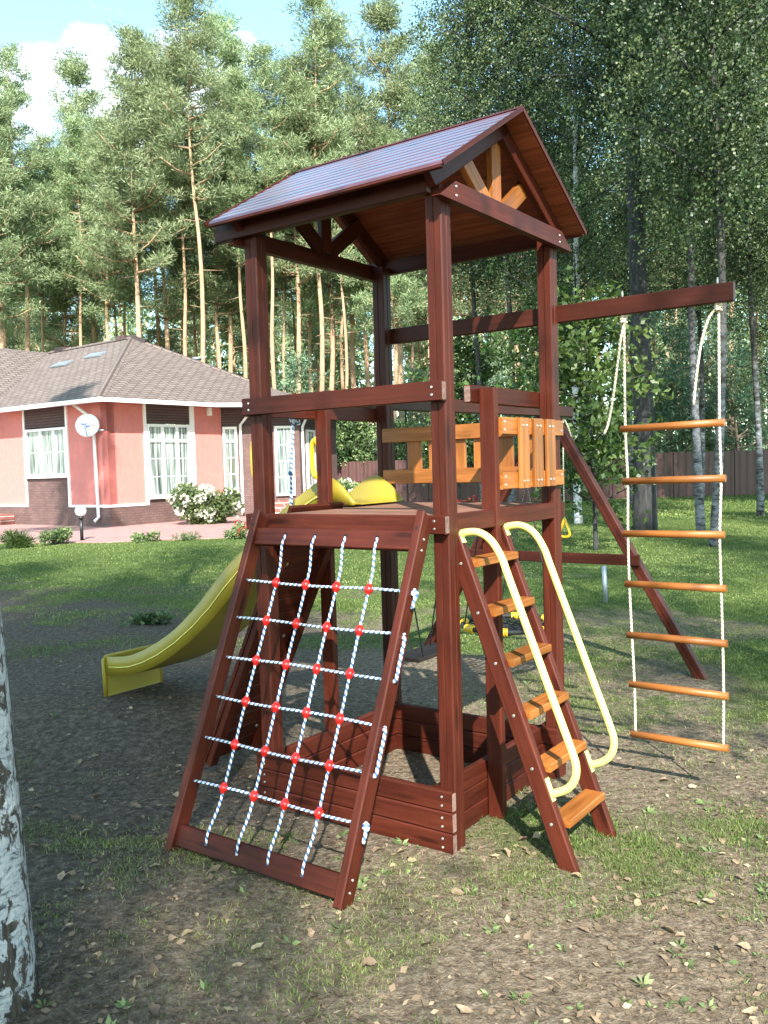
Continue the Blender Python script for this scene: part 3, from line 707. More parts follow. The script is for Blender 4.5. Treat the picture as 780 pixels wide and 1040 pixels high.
# ------------------------------------------------------------------ house
CH = Vector((-9.1, 29.44, 0)); LD = Vector((-.8, .6, 0)); RD = Vector((.6, .8, 0)); FD_ = None
house = empty('house', CH, 0, 'single storey house with pink and brown brick walls under a brown shingled hip roof', 'house')
HO = tuple(CH)
class Wall:
    def __init__(s, P0, d, n): s.P = Vector(P0); s.d = Vector(d).normalized(); s.n = Vector(n).normalized()
    def pt(s, a, z, o=0): return s.P + s.d * a + s.n * o + Vector((0, 0, z))
    def box(s, mb, s0, s1, z0, z1, o0, o1, mi=0):
        vs = [s.pt(a, z, o) for o in (o0, o1) for (a, z) in ((s0, z0), (s1, z0), (s1, z1), (s0, z1))]
        g = [(a + o, z, 0) for o in (0, 0) for (a, z) in ((s0, z0), (s1, z0), (s1, z1), (s0, z1))]
        g = g[:4] + [(p[0], p[1], .5) for p in g[4:]]
        mb.add(vs, [(0, 1, 2, 3), (7, 6, 5, 4), (0, 4, 5, 1), (1, 5, 6, 2), (2, 6, 7, 3), (3, 7, 4, 0)], g, False, mi)
    def part(s, name, mat, *rects, parent=house):
        mb = MB()
        for r_ in rects: s.box(mb, *r_)
        return mb.build(name, M_[mat], parent, HO)
    def window(s, s0, s1, z0, z1, mull, trans, muntin=1, o=.0, name='window', sill=True):
        """frame with posts at the given fractions, a transom, thin glazing bars, one pane per light"""
        fw = .09; mb = MB(); a, b = s0, s1
        s.box(mb, a, a + fw, z0, z1, o - .05, o + .06); s.box(mb, b - fw, b, z0, z1, o - .05, o + .06)
        s.box(mb, a + fw, b - fw, z1 - fw, z1, o - .05, o + .06); s.box(mb, a + fw, b - fw, z0, z0 + fw, o - .05, o + .06)
        xs = [a + fw] + [a + (b - a) * m for m in mull] + [b - fw]
        for x in xs[1:-1]: s.box(mb, x - .055, x + .055, z0 + fw, z1 - fw, o - .045, o + .05)
        if trans: s.box(mb, a + fw, b - fw, trans - .05, trans + .05, o - .047, o + .052)
        fr = mb.build(name, M_['white'], house, HO)
        if sill: s.part('sill', 'white', (a - .05, b + .05, z0 - .05, z0 - .002, -.05, .14), parent=fr)
        zz = [z0 + fw] + ([trans] if trans else []) + [z1 - fw]
        for i in range(len(xs) - 1):
            for j in range(len(zz) - 1):
                s.part('pane', 'pane', (xs[i] + .002, xs[i + 1] - .002, zz[j] + .002, zz[j + 1] - .002, o - .03, o - .005), parent=fr)
                bars = []; xm = (xs[i] + xs[i + 1]) / 2
                bars.append((xm - .011, xm + .011, zz[j] + .01, zz[j + 1] - .01, o - .006, o + .006))
                nb_ = max(1, int((zz[j + 1] - zz[j]) / .62)) 
                for k in range(1, nb_):
                    zc = zz[j] + (zz[j + 1] - zz[j]) * k / nb_; bars.append((xs[i] + .01, xs[i + 1] - .01, zc - .011, zc + .011, o - .007, o + .007))
                s.part('glazing_bar', 'white', *bars, parent=fr)
        return fr
nL = Vector((-.6, -.8, 0)); nR = Vector((.8, -.6, 0))
WLf = Wall(CH, LD, nL); WRt = Wall(CH, RD, nR)
DD = CH + RD * 5.1; FF = Vector((-3.2, 34.3, 0)); GG = Vector((-2.0, 39.0, 0))
d3 = (FF - DD).normalized(); W3 = Wall(DD, d3, (d3.y, -d3.x, 0)); L3 = (FF - DD).length
d4 = (GG - FF).normalized(); W4 = Wall(FF, d4, (d4.y, -d4.x, 0)); L4 = (GG - FF).length
ZE = 4.2
# left facade
WLf.part('wall', 'stucco', (0, 2.17, .72, ZE, -.3, 0)); WLf.part('wall', 'brick', (-.04, 2.2, 0, .68, -.3, .04))
WLf.part('wall', 'brick', (2.2, 4.86, 0, 1.72, -.3, .03)); WLf.part('wall', 'slat', (2.27, 4.8, 3.5, ZE, -.3, .03))
WLf.part('wall', 'stucco', (4.86, 9.5, .72, ZE, -.3, 0)); WLf.part('wall', 'brick', (4.86, 9.5, 0, .68, -.3, .04))
WLf.part('trim', 'white', (-.06, 2.27, .68, .76, -.2, .06)); WLf.part('trim', 'white', (2.17, 2.27, .762, ZE, -.2, .058)); WLf.part('trim', 'white', (4.8, 4.9, .762, ZE, -.2, .058)); WLf.part('trim', 'white', (4.8, 9.5, .68, .76, -.2, .06))
WLf.window(2.3, 4.78, 1.76, 3.47, (.30, .62), None)
# right facade
WRt.part('wall', 'stucco', (0, 1.5, .72, ZE, -.3, 0)); WRt.part('wall', 'brick', (-.036, 1.56, 0, .68, -.3, .036)); WRt.part('trim', 'white', (-.056, 1.58, .68, .758, -.2, .056)); WRt.part('trim', 'white', (1.48, 1.58, .762, ZE, -.2, .058))
WRt.part('wall', 'slat', (1.58, 3.6, 3.52, ZE, -.3, .03)); WRt.part('wall', 'brick', (1.56, 3.7, 0, .88, -.3, .03))
WRt.window(1.6, 3.5, .93, 3.48, (.36, .70), 2.91)
WRt.part('trim', 'white', (3.52, 3.74, .8, ZE, -.2, .05))
WRt.part('wall', 'stucco', (3.74, 5.1, .72, ZE, -.3, 0)); WRt.part('wall', 'brick', (3.7, 5.1, 0, .70, -.3, .03))
# entrance bay
W3.part('wall', 'brick', (0, L3, 0, 3.46, -.25, 0)); W3.part('wall', 'slat', (0, L3, 3.462, ZE, -.25, .02))
W3.window(.03, .56, .95, 3.44, (), 2.9, o=.05)
W3.window(1.98, 2.72, .77, 3.44, (), None, name='door', o=.05, sill=False)
W4.part('wall', 'brick', (.0, L4, 0, 3.46, -.25, 0)); W4.part('wall', 'slat', (0, L4, 3.462, ZE, -.25, .02))
W4.window(.76, 2.5, 1.03, 3.32, (.5,), 2.75, o=.05)
# downpipes
def pipe(pts, r=.055, name='downpipe'):
    mb = MB(); mb.tube([Vector(p) for p in pts], r, 10); return mb.build(name, M_['white'], house, HO)
pipe([WLf.pt(1.35, 4.22, .42), WLf.pt(.95, 3.85, .12), WLf.pt(.58, 3.5, .1), WLf.pt(.52, .35, .1), WLf.pt(.54, .22, .26)])
pipe([W3.pt(1.2, 4.2, .35), W3.pt(1.05, 3.95, .2), W3.pt(.7, 3.5, .08), W3.pt(.69, .3, .08), W3.pt(.66, .2, .18)])
pipe([W4.pt(.75, 4.2, .4), W4.pt(.6, 3.95, .2), W4.pt(.2, 3.4, .08), W4.pt(.2, .3, .08)])
# wall lamp and intercom on the brick by the door
W4.part('wall_switch', 'white', (.35, .47, 1.75, 1.87, 0, .05)); W4.part('wall_switch', 'white', (.36, .48, 1.1, 1.2, 0, .05))
WRt.part('wall_lamp', 'white', (4.4, 4.55, 3.85, 4.15, 0, .12))
# roof
CE = CH + (nL + nR) * .75; ze = 4.28; D_ = 5.8; pk = CE - (nL + nR) * D_; zp = 7.32
def z3(p, z): return Vector((p.x, p.y, z))
P_ = z3(pk, zp); J_ = z3(pk + LD * 5.8, zp - .03); V_ = z3(CE + LD * 6.6, ze); Wg = z3(pk + LD * 5.8 + nL * 4, zp - .02); X_ = z3(CE + LD * 6.6 + nL * 4, ze)
G_ = z3(CE + RD * 11, ze); C_ = z3(CE, ze); D1 = z3(CE + RD * 4.9, ze + .002); F1 = Vector((-2.6, 33.5, ze)); G2 = Vector((-1.3, 39.3, ze))
Q_ = P_.lerp(G_, .72)
def roof(name, polys):
    mb = MB()
    for pl in polys:
        a = pl[0]; e = (pl[1] - pl[0]).normalized(); n = e.cross(pl[-1] - pl[0]).normalized()
        if n.z < 0: n = -n
        e = Vector((-n.y, n.x, 0)).normalized(); u = n.cross(e)
        k = len(pl); vs = list(pl) + [p - Vector((0, 0, .07)) for p in pl]
        g = [((p - a).dot(e), (p - a).dot(u), 0) for p in pl] * 2
        mb.add(vs, [tuple(range(k)), tuple(range(2 * k - 1, k - 1, -1))] + [(i, i + k, (i + 1) % k + k, (i + 1) % k) for i in range(k)], g)
    return mb.build(name, M_['shingle'], house, HO)
rf = roof('roof', [[C_, P_, J_, V_], [C_, G_, P_], [V_, J_, Wg, X_]])
roof('bay_roof', [[D1 + Vector((0, 0, .01)), F1, Q_ + Vector((0, 0, .03))], [F1, G2, Q_ + Vector((0, 0, .03))]])
mb = MB()
for A, B in ((C_, P_), (P_, J_), (P_, Q_)): mb.extrude(A + Vector((0, 0, .02)), B + Vector((0, 0, .02)), [(-.16, -.06), (.16, -.06), (0, .05)], (0, 0, 1))
mb.build('hip_cap', M_['shingle'], rf, HO)
for tt, A, B in ((.05, P_, Q_), (.10, P_, J_), (.85, P_, J_)):
    mb = MB(); c = A.lerp(B, tt); d = (B - A).normalized(); mb.board(c - d * .3 + Vector((0, 0, .06)), c + d * .3 + Vector((0, 0, .06)), .16, .3); mb.build('ridge_vent', M_['slat'], rf, HO)
for s0, up_ in ((6.1, .80), (7.7, .71)):
    e = LD; base = C_.lerp(V_, 0); nl = ((V_ - C_).cross(P_ - C_)).normalized(); nl = nl if nl.z > 0 else -nl; uu = nl.cross(e); uu = uu if uu.z > 0 else -uu
    c = C_ + e * s0 + uu * (up_ * 6.0); mb = MB(); mb.board(c + nl * .03 - e * .5, c + nl * .03 + e * .5, .45, .06, up=uu); mb.build('skylight', M_['metal_grey'], rf, HO)
mb = MB(); c = P_.lerp(G_, .34) + Vector((-.3, 1.2, -1.75)); mb.tube([c, c + Vector((0, 0, 2.0))], .16, 12); mb.tube([c + Vector((0, 0, 2.0)), c + Vector((0, 0, 2.1))], .2, 12); mb.build('flue_pipe', M_['metal_grey'], rf, HO)
mb = MB()
for A, B in ((X_, V_), (V_, C_), (C_, D1), (D1, F1), (F1, G2)):
    mb.board(A + Vector((0, 0, -.10)), B + Vector((0, 0, -.10)), .14, .12)
mb.build('gutter', M_['white'], house, HO)
mb = MB(); sf = [C_, D1, F1, G2, z3(GG, ze), z3(FF, ze), z3(DD, ze), z3(CH, ze), z3(CH + LD * 6.6, ze), V_]
for a, b, c, d in ((C_, D1, z3(DD, ze), z3(CH, ze)), (D1, F1, z3(FF, ze), z3(DD, ze)), (F1, G2, z3(GG, ze), z3(FF, ze)), (V_, C_, z3(CH, ze), z3(CH + LD * 6.4, ze))):
    mb.add([p - Vector((0, 0, .09)) for p in (a, b, c, d)], [(0, 1, 2, 3)])
mb.build('soffit', M_['white'], house, HO)
# steps
mb = MB()
for k in range(3): W3.box(mb, 1.6, L3 + .4 - k * .0, 0, .60 - k * .19, .0, .5 + k * .33)
mb.build('doorstep', M_['stepb'], house, HO)
mb = MB()
for k in range(2): WLf.box(mb, 5.75 + .0, 8.5, 0, .42 - k * .2, .05, .6 + k * .35)
mb.build('doorstep', M_['stepb'], house, HO)

# satellite dish on the corner
DP = WLf.pt(.42, 3.42, .45)
dish = empty('satellite_dish', DP, 0, 'round white satellite dish with small blue and red print on the pink house corner', 'satellite dish')
df = Vector((.12, -.96, .26)).normalized(); dx = df.cross(Vector((0, 0, 1))).normalized(); dy = dx.cross(df)
mb = MB(); vs = [DP - df * .10]; fs = []; nr = 5; ns_ = 28
for k in range(1, nr + 1):
    r_ = .37 * k / nr
    for i in range(ns_):
        a = 2 * math.pi * i / ns_; vs.append(DP - df * (.10 * (1 - (k / nr) ** 2)) + (dx * math.cos(a) + dy * 1.05 * math.sin(a)) * r_)
for i in range(ns_): fs.append((0, 1 + i, 1 + (i + 1) % ns_))
for k in range(nr - 1):
    for i in range(ns_):
        a = 1 + k * ns_ + i; b = 1 + k * ns_ + (i + 1) % ns_; fs.append((a, a + ns_, b + ns_, b))
mb.add(vs, fs, None, True); mb.tube([DP + (dx * math.cos(a) + dy * 1.05 * math.sin(a)) * .37 for a in np.linspace(0, 2 * math.pi, 29)], .012, 6, caps=False)
pan_ = mb.build('reflector', M_['dish'], dish, tuple(DP))
def disk(mb, cx, cy, rx, ry, o=.012, n=16, dxx=0):
    c = DP + dx * cx + dy * cy
    def z_(x, y): return -.10 * (1 - min(1, (x * x + y * y) / .137)) + o
    vs = [DP + dx * (cx + rx * math.cos(2 * math.pi * i / n)) + dy * (cy + ry * math.sin(2 * math.pi * i / n)) + df * z_(cx + rx * math.cos(2 * math.pi * i / n), cy + ry * math.sin(2 * math.pi * i / n)) for i in range(n)]
    mb.add(vs, [tuple(range(n))])
sgn = -1 if dx.x < 0 else 1
mb = MB(); disk(mb, sgn * .0, .03, .085, .085); mb.build('printed_emblem', M_['blue'], pan_, tuple(DP))
mb = MB(); disk(mb, sgn * .0, .045, .05, .045, .016); mb.build('printed_emblem', M_['dish'], pan_, tuple(DP))
mb = MB(); disk(mb, sgn * -.13, .06, .10, .018); mb.build('printed_stroke', M_['blue'], pan_, tuple(DP))
mb = MB(); disk(mb, sgn * .15, .0, .10, .016); mb.build('printed_stroke', M_['redp'], pan_, tuple(DP))
mb = MB(); mb.tube([DP - df * .02 - dy * .37, DP + df * .30 - dy * .20], .014, 8); mb.build('feed_arm', M_['metal_grey'], dish, tuple(DP))
mb = MB(); mb.board(DP + df * .27 - dy * .22, DP + df * .30 - dy * .08, .07, .07); mb.build('receiver', M_['metal_grey'], dish, tuple(DP))
mb = MB(); mb.tube([DP - df * .10, DP - df * .25, WLf.pt(.35, 3.15, .0)], .028, 8); mb.tube([DP - df * .10 + dx * sgn * .30 - dy * .15, WRt.pt(.4, 3.25, .0)], .03, 8); mb.build('bracket', M_['metal_grey'], dish, tuple(DP))

# garden lamp
LP = Vector((-8.14, 23.75, 0))
lamp = empty('garden_lamp', LP, 0, 'low black garden lamp with a round white globe beside the paved path', 'lamp')
mb = MB(); mb.tube([LP, LP + Vector((0, 0, .62))], .045, 12); mb.tube([LP, LP + Vector((0, 0, .03))], .10, 14); mb.tube([LP + Vector((0, 0, .60)), LP + Vector((0, 0, .67))], .075, 12); mb.build('post', M_['lampblack'], lamp, tuple(LP))
mb = MB(); mb.ball(LP + Vector((0, 0, .81)), .15, 20); mb.build('globe', M_['globe'], lamp, tuple(LP))

# steel fence behind the lawn
fence = empty('fence', (14, 40.5, 0), 0, 'tall brown corrugated steel fence running along the far side of the lawn', 'fence')
for k in range(14):
    x0 = -3.5 + k * 2.8; mb = MB(); xs = []; 
    nn_ = 32; vs = []; fs = []
    for i in range(nn_ + 1):
        x = x0 + 2.76 * i / nn_; y = 40.5 + (.022 if (i % 4) in (1, 2) else 0)
        vs += [(x, y, -.05), (x, y, 2.05), (x, y + .02, 2.05), (x, y + .02, -.05)]
    for i in range(nn_):
        for j in range(4):
            a = i * 4 + j; b = i * 4 + (j + 1) % 4; fs.append((a, a + 4, b + 4, b))
    mb.add(vs, fs); mb.build('panel', M_['fence'], fence, (14, 40.5, 0))
    mb = MB(); mb.box((x0 - .03, 40.56, -.1), (x0 + .03, 40.64, 2.1)); mb.build('post', M_['fence'], fence, (14, 40.5, 0))

# ------------------------------------------------------------------ plants
def unit(v): return v / np.maximum(np.linalg.norm(v, axis=-1, keepdims=True), 1e-9)
def leaf_mesh(name, P, D, ln, wd, tint, mat, seed=0, nbias=None):
    """one folded diamond leaf per point"""
    g = np.random.default_rng(seed); n = len(P)
    rv = g.normal(size=(n, 3)) if nbias is None else g.normal(size=(n, 3)) * .8 + np.array(nbias)
    S = unit(np.cross(D, rv)); 
    ln = np.broadcast_to(ln, n)[:, None]; wd = np.broadcast_to(wd, n)[:, None]
    v = np.stack([P, P + D * ln * .45 + S * wd * .5, P + D * ln, P + D * ln * .45 - S * wd * .5], 1).reshape(-1, 3)
    me = bpy.data.meshes.new(name)
    me.vertices.add(n * 4); me.vertices.foreach_set('co', v.astype(np.float32).ravel())
    me.loops.add(n * 4); me.loops.foreach_set('vertex_index', np.arange(n * 4, dtype=np.int32))
    me.polygons.add(n); me.polygons.foreach_set('loop_start', np.arange(0, n * 4, 4, dtype=np.int32))
    me.update(calc_edges=True)
    a = me.attributes.new('tint', 'FLOAT', 'FACE'); a.data.foreach_set('value', np.clip(tint, 0, 1).astype(np.float32))
    for m in (mat if isinstance(mat, (list, tuple)) else [mat]): me.materials.append(m)
    return me
def mobj(name, me, parent=None):
    o = bpy.data.objects.new(name, me); col.objects.link(o); o.parent = parent; return o
def trunk_mb(pts, rad, branches, n=10):
    mb = MB(); mb.tube(catmull(pts, 4), [float(x) for x in np.interp(np.linspace(0, 1, (len(pts) - 1) * 4 + 1), np.linspace(0, 1, len(rad)), rad)], n)
    for bp, br in branches: mb.tube([Vector(p) for p in bp], [float(x) for x in np.linspace(br, br * .25, len(bp))], 5, mi=1)
    return mb
def pine_proto(seed, H, cb, Rm, tr, ncl=5, nt_=76, leaf=(.29, .044)):
    g = np.random.default_rng(seed); rnd = random.Random(seed)
    root = empty('pine_tree', (0, 0, 0))
    lean = np.array([g.normal() * .25, g.normal() * .25])
    def axis(z): return np.array([lean[0] * (z / H) ** 2 * 2 + .12 * math.sin(z * .5 + seed), lean[1] * (z / H) ** 2 * 2 + .12 * math.cos(z * .43 + seed * 2), z])
    br = []; P = []; D = []; TN = []
    z = cb * H
    while z < H - .2:
        f = (z - cb * H) / (H - cb * H)
        R_ = Rm * (1 - f) ** .65 * (.55 + .45 * min(1, f * 4 + .3)) + .25
        for _ in range(rnd.choice([2, 3, 3])):
            az = g.uniform(0, 6.283); L = R_ * g.uniform(.55, 1.15); up = g.uniform(.05, .45) + .5 * f
            d = unit(np.array([math.cos(az), math.sin(az), up])); a = axis(z)
            tip = a + d * L; mid = a + d * L * .5 + np.array([0, 0, -.08 * L])
            if f < .8 and g.random() < .75: br.append(([a, mid, tip], .06 * (1 - f) + .02))
            nc = max(2, int(ncl * L / 1.6 + .6))
            for k in range(nc):
                fr = 1 - .62 * (k / nc) ** 1.0
                c = a + (tip - a) * fr + g.normal(size=3) * np.array([.32, .32, .16]) * (.6 + L * .25) + np.array([0, 0, .1])
                m = int(nt_ * g.uniform(.6, 1.25)); r3 = g.uniform(.32, .62)
                off = unit(g.normal(size=(m, 3))) * (g.random((m, 1)) ** .45) * r3 * np.array([1, 1, .62])
                P.append(c + off); D.append(unit(off * 1.4 + g.normal(size=(m, 3)) * .35 + np.array([0, 0, .25])))
                TN.append(np.full(m, g.uniform(.15, .75)) + g.normal(size=m) * .16 + off[:, 2] * .25)
        z += g.uniform(.30, .62) * (1.15 - .5 * f)
    # dead snags below the crown
    for _ in range(9):
        if cb < .2: break
        zz = g.uniform(.2 * H, cb * H); az = g.uniform(0, 6.283); a = axis(zz); L = g.uniform(.4, 1.3)
        br.append(([a, a + np.array([math.cos(az) * L, math.sin(az) * L, g.uniform(-.3, .2)])], .025))
    pts = [axis(H * t) for t in np.linspace(-.01, .985, 9)]
    tb = trunk_mb(pts, [tr * 1.25, tr * 1.0, tr * .92, tr * .82, tr * .68, tr * .50, tr * .34, tr * .2, .02], br, 10).build('trunk', [M_['pinebark'], M_['pinebark']], root)
    P = np.concatenate(P); D = np.concatenate(D); TN = np.concatenate(TN)
    n = len(P)
    cm_ = leaf_mesh('crown', P, D, g.uniform(.7, 1.25, n) * leaf[0], g.uniform(.7, 1.3, n) * leaf[1], TN, M_['pine'], seed)
    mobj('crown', cm_, root)
    return root
def leafy_proto(name, seed, H, cb, Rm, tr, mat, barkm, leaf=(.075, .053), nb=46, strands=9, per=26, droop=1.0, up=(.3, .9), lean_=(0, 0), twig=.9, snl=1.2, fill=None):
    """broadleaf tree: rising limbs, thin twigs that hang (droop) with leaves along them"""
    g = np.random.default_rng(seed)
    root = empty(name, (0, 0, 0)); br = []; P = []; D = []; TN = []
    def axis(z): return np.array([lean_[0] * z / H + .10 * math.sin(z * .45 + seed), lean_[1] * z / H + .10 * math.cos(z * .37 + seed), z])
    for i in range(nb):
        f = (i + g.random()) / nb; z = H * (cb + (1 - cb) * f * .97); a = axis(z)
        R_ = Rm * (math.sin(math.pi * min(1, .12 + .88 * f) ** .75) * .75 + .3 * (1 - f)) + .15
        az = i * 2.4 + g.normal() * .5; u_ = g.uniform(*up); L = R_ * g.uniform(.65, 1.15)
        d = unit(np.array([math.cos(az), math.sin(az), u_])); m1 = a + d * L * .5 + np.array([0, 0, .05]); tip = a + d * L + np.array([0, 0, -.25 * droop * L * .4])
        br.append(([a, m1, tip], .016 + .03 * (1 - f) * tr / .15))
        tb_ = g.uniform(.05, .9)
        for k in range(strands):
            fr = g.uniform(.08, 1.05); st = a + (m1 - a) * min(1, fr * 2) + (tip - m1) * max(0, fr * 2 - 1) + g.normal(size=3) * .22 * np.array([1, 1, .8]) * (1 + .25 * Rm)
            sl_ = g.uniform(.4, 1.0) * snl; az2 = g.uniform(0, 6.283); dd = unit(np.array([math.cos(az2) * twig, math.sin(az2) * twig, -.15 - droop * g.uniform(.2, 1.2) + (1 - droop) * .5]))
            m = per; s_ = g.random(m) * sl_; pos = st + dd * s_[:, None] + np.array([0, 0, -.35 * droop]) * (s_[:, None] ** 2) + g.normal(size=(m, 3)) * .07
            P.append(pos); D.append(unit(g.normal(size=(m, 3)) * .8 + np.array([0, 0, -.6 * droop]) + dd * .4)); TN.append(tb_ + g.normal(size=m) * .22 + g.uniform(-.12, .12))
    pts = [axis(H * t) for t in np.linspace(-.01, .97, 9)]
    trunk_mb(pts, [tr * 1.35, tr, tr * .9, tr * .8, tr * .68, tr * .54, tr * .38, tr * .22, .015], br, 10).build('trunk', [M_[barkm], M_['darkbark']], root)
    P = np.concatenate(P); D = np.concatenate(D); TN = np.concatenate(TN); n = len(P)
    mobj('crown', leaf_mesh('crown', P, D, g.uniform(.7, 1.2, n) * leaf[0], g.uniform(.75, 1.2, n) * leaf[1], TN, M_[mat], seed), root)
    return root
def place(root, x, y, s=1, rz=None, label=None, cat='tree', group=None, first=set(), sz=None, z=0):
    o = root if root.name not in first else copy_tree(root)
    first.add(root.name)
    o.location = (x, y, z); o.rotation_euler = (0, 0, random.uniform(0, 6.28) if rz is None else rz); o.scale = (s, s, sz or s)
    tag(o, label, cat, group); return o
def at(px, Y):   # plan position of something seen at that column of the picture's horizon
    return ((px - 390) / 900 * Y + .0, Y)
# pines
PR = [pine_proto(11, 26, .50, 3.0, .17), pine_proto(23, 27, .56, 2.7, .15), pine_proto(37, 25, .45, 3.2, .18), pine_proto(51, 28, .58, 2.6, .15)]
front = [(8, 47, 21.5, 2), (38, 51, 25.5, 0), (104, 57, 28, 2), (146, 48, 25, 0), (166, 60, 30, 1), (213, 47, 27.5, 3), (240, 54, 28.5, 1), (284, 49, 24.5, 3), (330, 50, 27.8, 1), (366, 56, 29, 0), (412, 52, 28.5, 2), (446, 50, 25, 3)]
flab = ['scots pine at the left edge of the picture behind the house roof', 'tall scots pine with a narrow separate tip against the white cloud', 'broad scots pine behind the left part of the house roof', 'thick orange stemmed scots pine just behind the roof peak', 'scots pine standing far back right of the roof peak', 'tallest scots pine, its tip touching the top of the sky left of the tower', 'slender scots pine left of the tower roof with a bright orange stem', 'scots pine whose stem shows just inside the left tower post', 'scots pine with a pale sunlit stem framed by the tower opening', 'scots pine far back whose stem shows in the middle of the tower opening', 'scots pine with wide crown rising above the tower ridge', 'scots pine whose crown meets the birch leaves right of the tower ridge']
for (px, Y, H, k), lb in zip(front, flab):
    x, y = at(px, Y); place(PR[k], x, y, H / (26, 27, 25, 28)[k], label=lb, group='pines behind the house')
back = [(15, 52), (52, 55), (75, 57), (90, 53), (118, 50.5), (135, 56), (178, 52), (196, 50), (226, 53), (252, 50.5), (262, 56), (294, 53), (308, 51), (322, 56), (342, 53.5), (356, 50), (378, 54), (392, 57), (405, 50.5), (424, 55), (438, 53), (-20, 60), (25, 66), (62, 60), (82, 72), (125, 68), (190, 70), (205, 58), (228, 75), (262, 62), (272, 80), (305, 60), (318, 72), (345, 66), (352, 82), (386, 64), (398, 74), (430, 62), (425, 80), (460, 70), (484, 58), (505, 66), (530, 55), (548, 70), (575, 60), (596, 52), (612, 72), (640, 58), (668, 66), (690, 54), (705, 62), (722, 70), (745, 56), (770, 64), (800, 58)]
for i, (px, Y) in enumerate(back):
    x, y = at(px, Y); k = i % 4; H = 15.5 + Y * .13 + random.uniform(-2.5, 2.5)
    place(PR[k], x, y, H / (26, 27, 25, 28)[k], label='scots pine in the thick of the wood behind the house and birches', group='pines deep in the wood')
# coarse far wood that closes the view
def far_wood():
    g = np.random.default_rng(5); P = []; D = []; TN = []; mb = MB()
    for i in range(150):
        Y = g.uniform(84, 135); x = g.uniform(-.62, .62) * Y; H = g.uniform(20, 26) + .03 * Y; m = 620
        zz = H * (1 - .72 * g.random(m) ** .8); R_ = (1 - zz / H) ** .6 * 3.4 + .4; az = g.uniform(0, 6.283, m); rr = np.sqrt(g.random(m)) * R_
        P.append(np.stack([x + rr * np.cos(az), Y + rr * np.sin(az), zz], 1)); D.append(unit(g.normal(size=(m, 3)) + np.array([0, 0, .3]))); TN.append(np.full(m, g.uniform(.1, .6)) + g.normal(size=m) * .15)
        mb.tube([(x, Y, 0), (x + g.normal() * .3, Y, H * .8)], [.26, .12], 6)
    # low undergrowth
    m = 26000; Y = g.uniform(46, 120, m); x = g.uniform(-.6, .6, m) * Y; zz = g.random(m) ** 2 * 4.0 * vnoise(x * .35, Y * .35, 77) + .1
    P.append(np.stack([x, Y, zz], 1)); D.append(unit(g.normal(size=(m, 3)) + np.array([0, 0, .4]))); TN.append(g.uniform(0, .6, m))
    P = np.concatenate(P); D = np.concatenate(D); TN = np.concatenate(TN); n = len(P)
    root = mobj('distant_wood', leaf_mesh('distant_wood', P, D, g.uniform(.5, 1.2, n), g.uniform(.2, .45, n), TN, M_['pine'], 5))
    tag(root, 'far pine wood closing the view behind all the nearer trees', 'wood', kind='stuff')
    mb.build('trunk', M_['pinebark'], root)['kind'] = 'stuff'
far_wood()

# birches and other broadleaf trees on the right
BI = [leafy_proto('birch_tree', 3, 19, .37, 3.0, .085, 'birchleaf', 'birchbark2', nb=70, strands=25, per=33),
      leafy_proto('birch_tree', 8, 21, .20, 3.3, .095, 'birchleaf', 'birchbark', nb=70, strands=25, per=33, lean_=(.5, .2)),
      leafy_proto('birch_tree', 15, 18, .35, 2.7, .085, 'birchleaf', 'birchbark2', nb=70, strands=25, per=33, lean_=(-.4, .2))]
DK = leafy_proto('broadleaf_tree', 21, 20, .50, 3.4, .25, 'birchleaf', 'darkbark', nb=66, strands=25, per=33, droop=.7)
for k, px, Y, s, rz, lb in [(0, 709, 19.8, 1, .4, 'white birch with black marked bark just beyond the rope ladder, left stem of the pair'),
                     (2, 727, 17.4, 1, 2.2, 'slim birch leaning right behind the far rope of the rope ladder'),
                     (1, 590, 25, 1.0, 4.0, 'birch with bright white stem showing right of the tower roof'),
                     (2, 566, 30, 1.15, 1.0, 'birch half hidden behind the right rear tower post'),
                     (0, 520, 29, 1.15, 3.0, 'birch whose leaves fill the gap between ridge and right rear post'),
                     (0, 488, 33, 1.15, 2.0, 'birch at the left end of the leafy mass above the tower ridge'),
                     
                     (2, 770, 26, 1.05, .9, 'birch at the right edge of the picture beyond the rope ladder'),
                     
                     (0, 645, 36, 1.15, 5.0, 'birch far back between the black trunk and the near ladder rope'),
                     (2, 712, 37, 1.2, 1.7, 'birch far back near the fence behind the paired birches'),
                     (1, 803, 31, 1.0, 2.9, 'birch far back by the fence reaching in at the right edge of the picture'),
                     (0, 830, 21, 1.1, 1.2, 'birch leaning in from outside the right edge of the picture')]:
    x, y = at(px, Y); place(BI[k], x, y, s, rz, lb, group='birches beside the lawn')
x, y = at(652, 22.2); place(DK, x, y, 1, 1.0, 'tall tree with a thick nearly black trunk behind the near rope of the rope ladder')
# old birch at the left edge, close to the camera
ob = leafy_proto('old_birch', 44, 15, .38, 3.2, .14, 'birchleaf', 'birchnear', nb=44, strands=14, per=26, lean_=(-.9, 0))
place(ob, -1.405, 2.8, 1, 0.0, 'old birch with peeling white and black bark at the left edge close to the camera')
# unseen trees that shade the left foreground, the lawn and the fence
for px_, (x, y, s, k) in enumerate([(-1.5, -4.6, .80, 0), (-1.75, -8.4, .92, 1), (-2.0, -7.0, .80, 2), (-1.4, -7.6, .85, 1), (-1.5, -9.6, .92, 0), (-1.0, -8.7, .84, 2), (-5.0, -3.6, .85, 1), (4.4, -2.0, 1.0, 1), (9.5, -2.0, .95, 1), (13.5, 5.0, 1.0, 0), (18.5, 24, 1.0, 1), (17.0, 27.5, 1.1, 2), (16.4, 29.5, 1.0, 1), (20, 29, 1.1, 1)]):  # the far right ones are added, out of view, to shade the fence
    place(BI[k], x, y, s, 1.0 + px_, 'birch standing unseen outside the picture, shading the lawn and fence', group='unseen birches outside the picture')

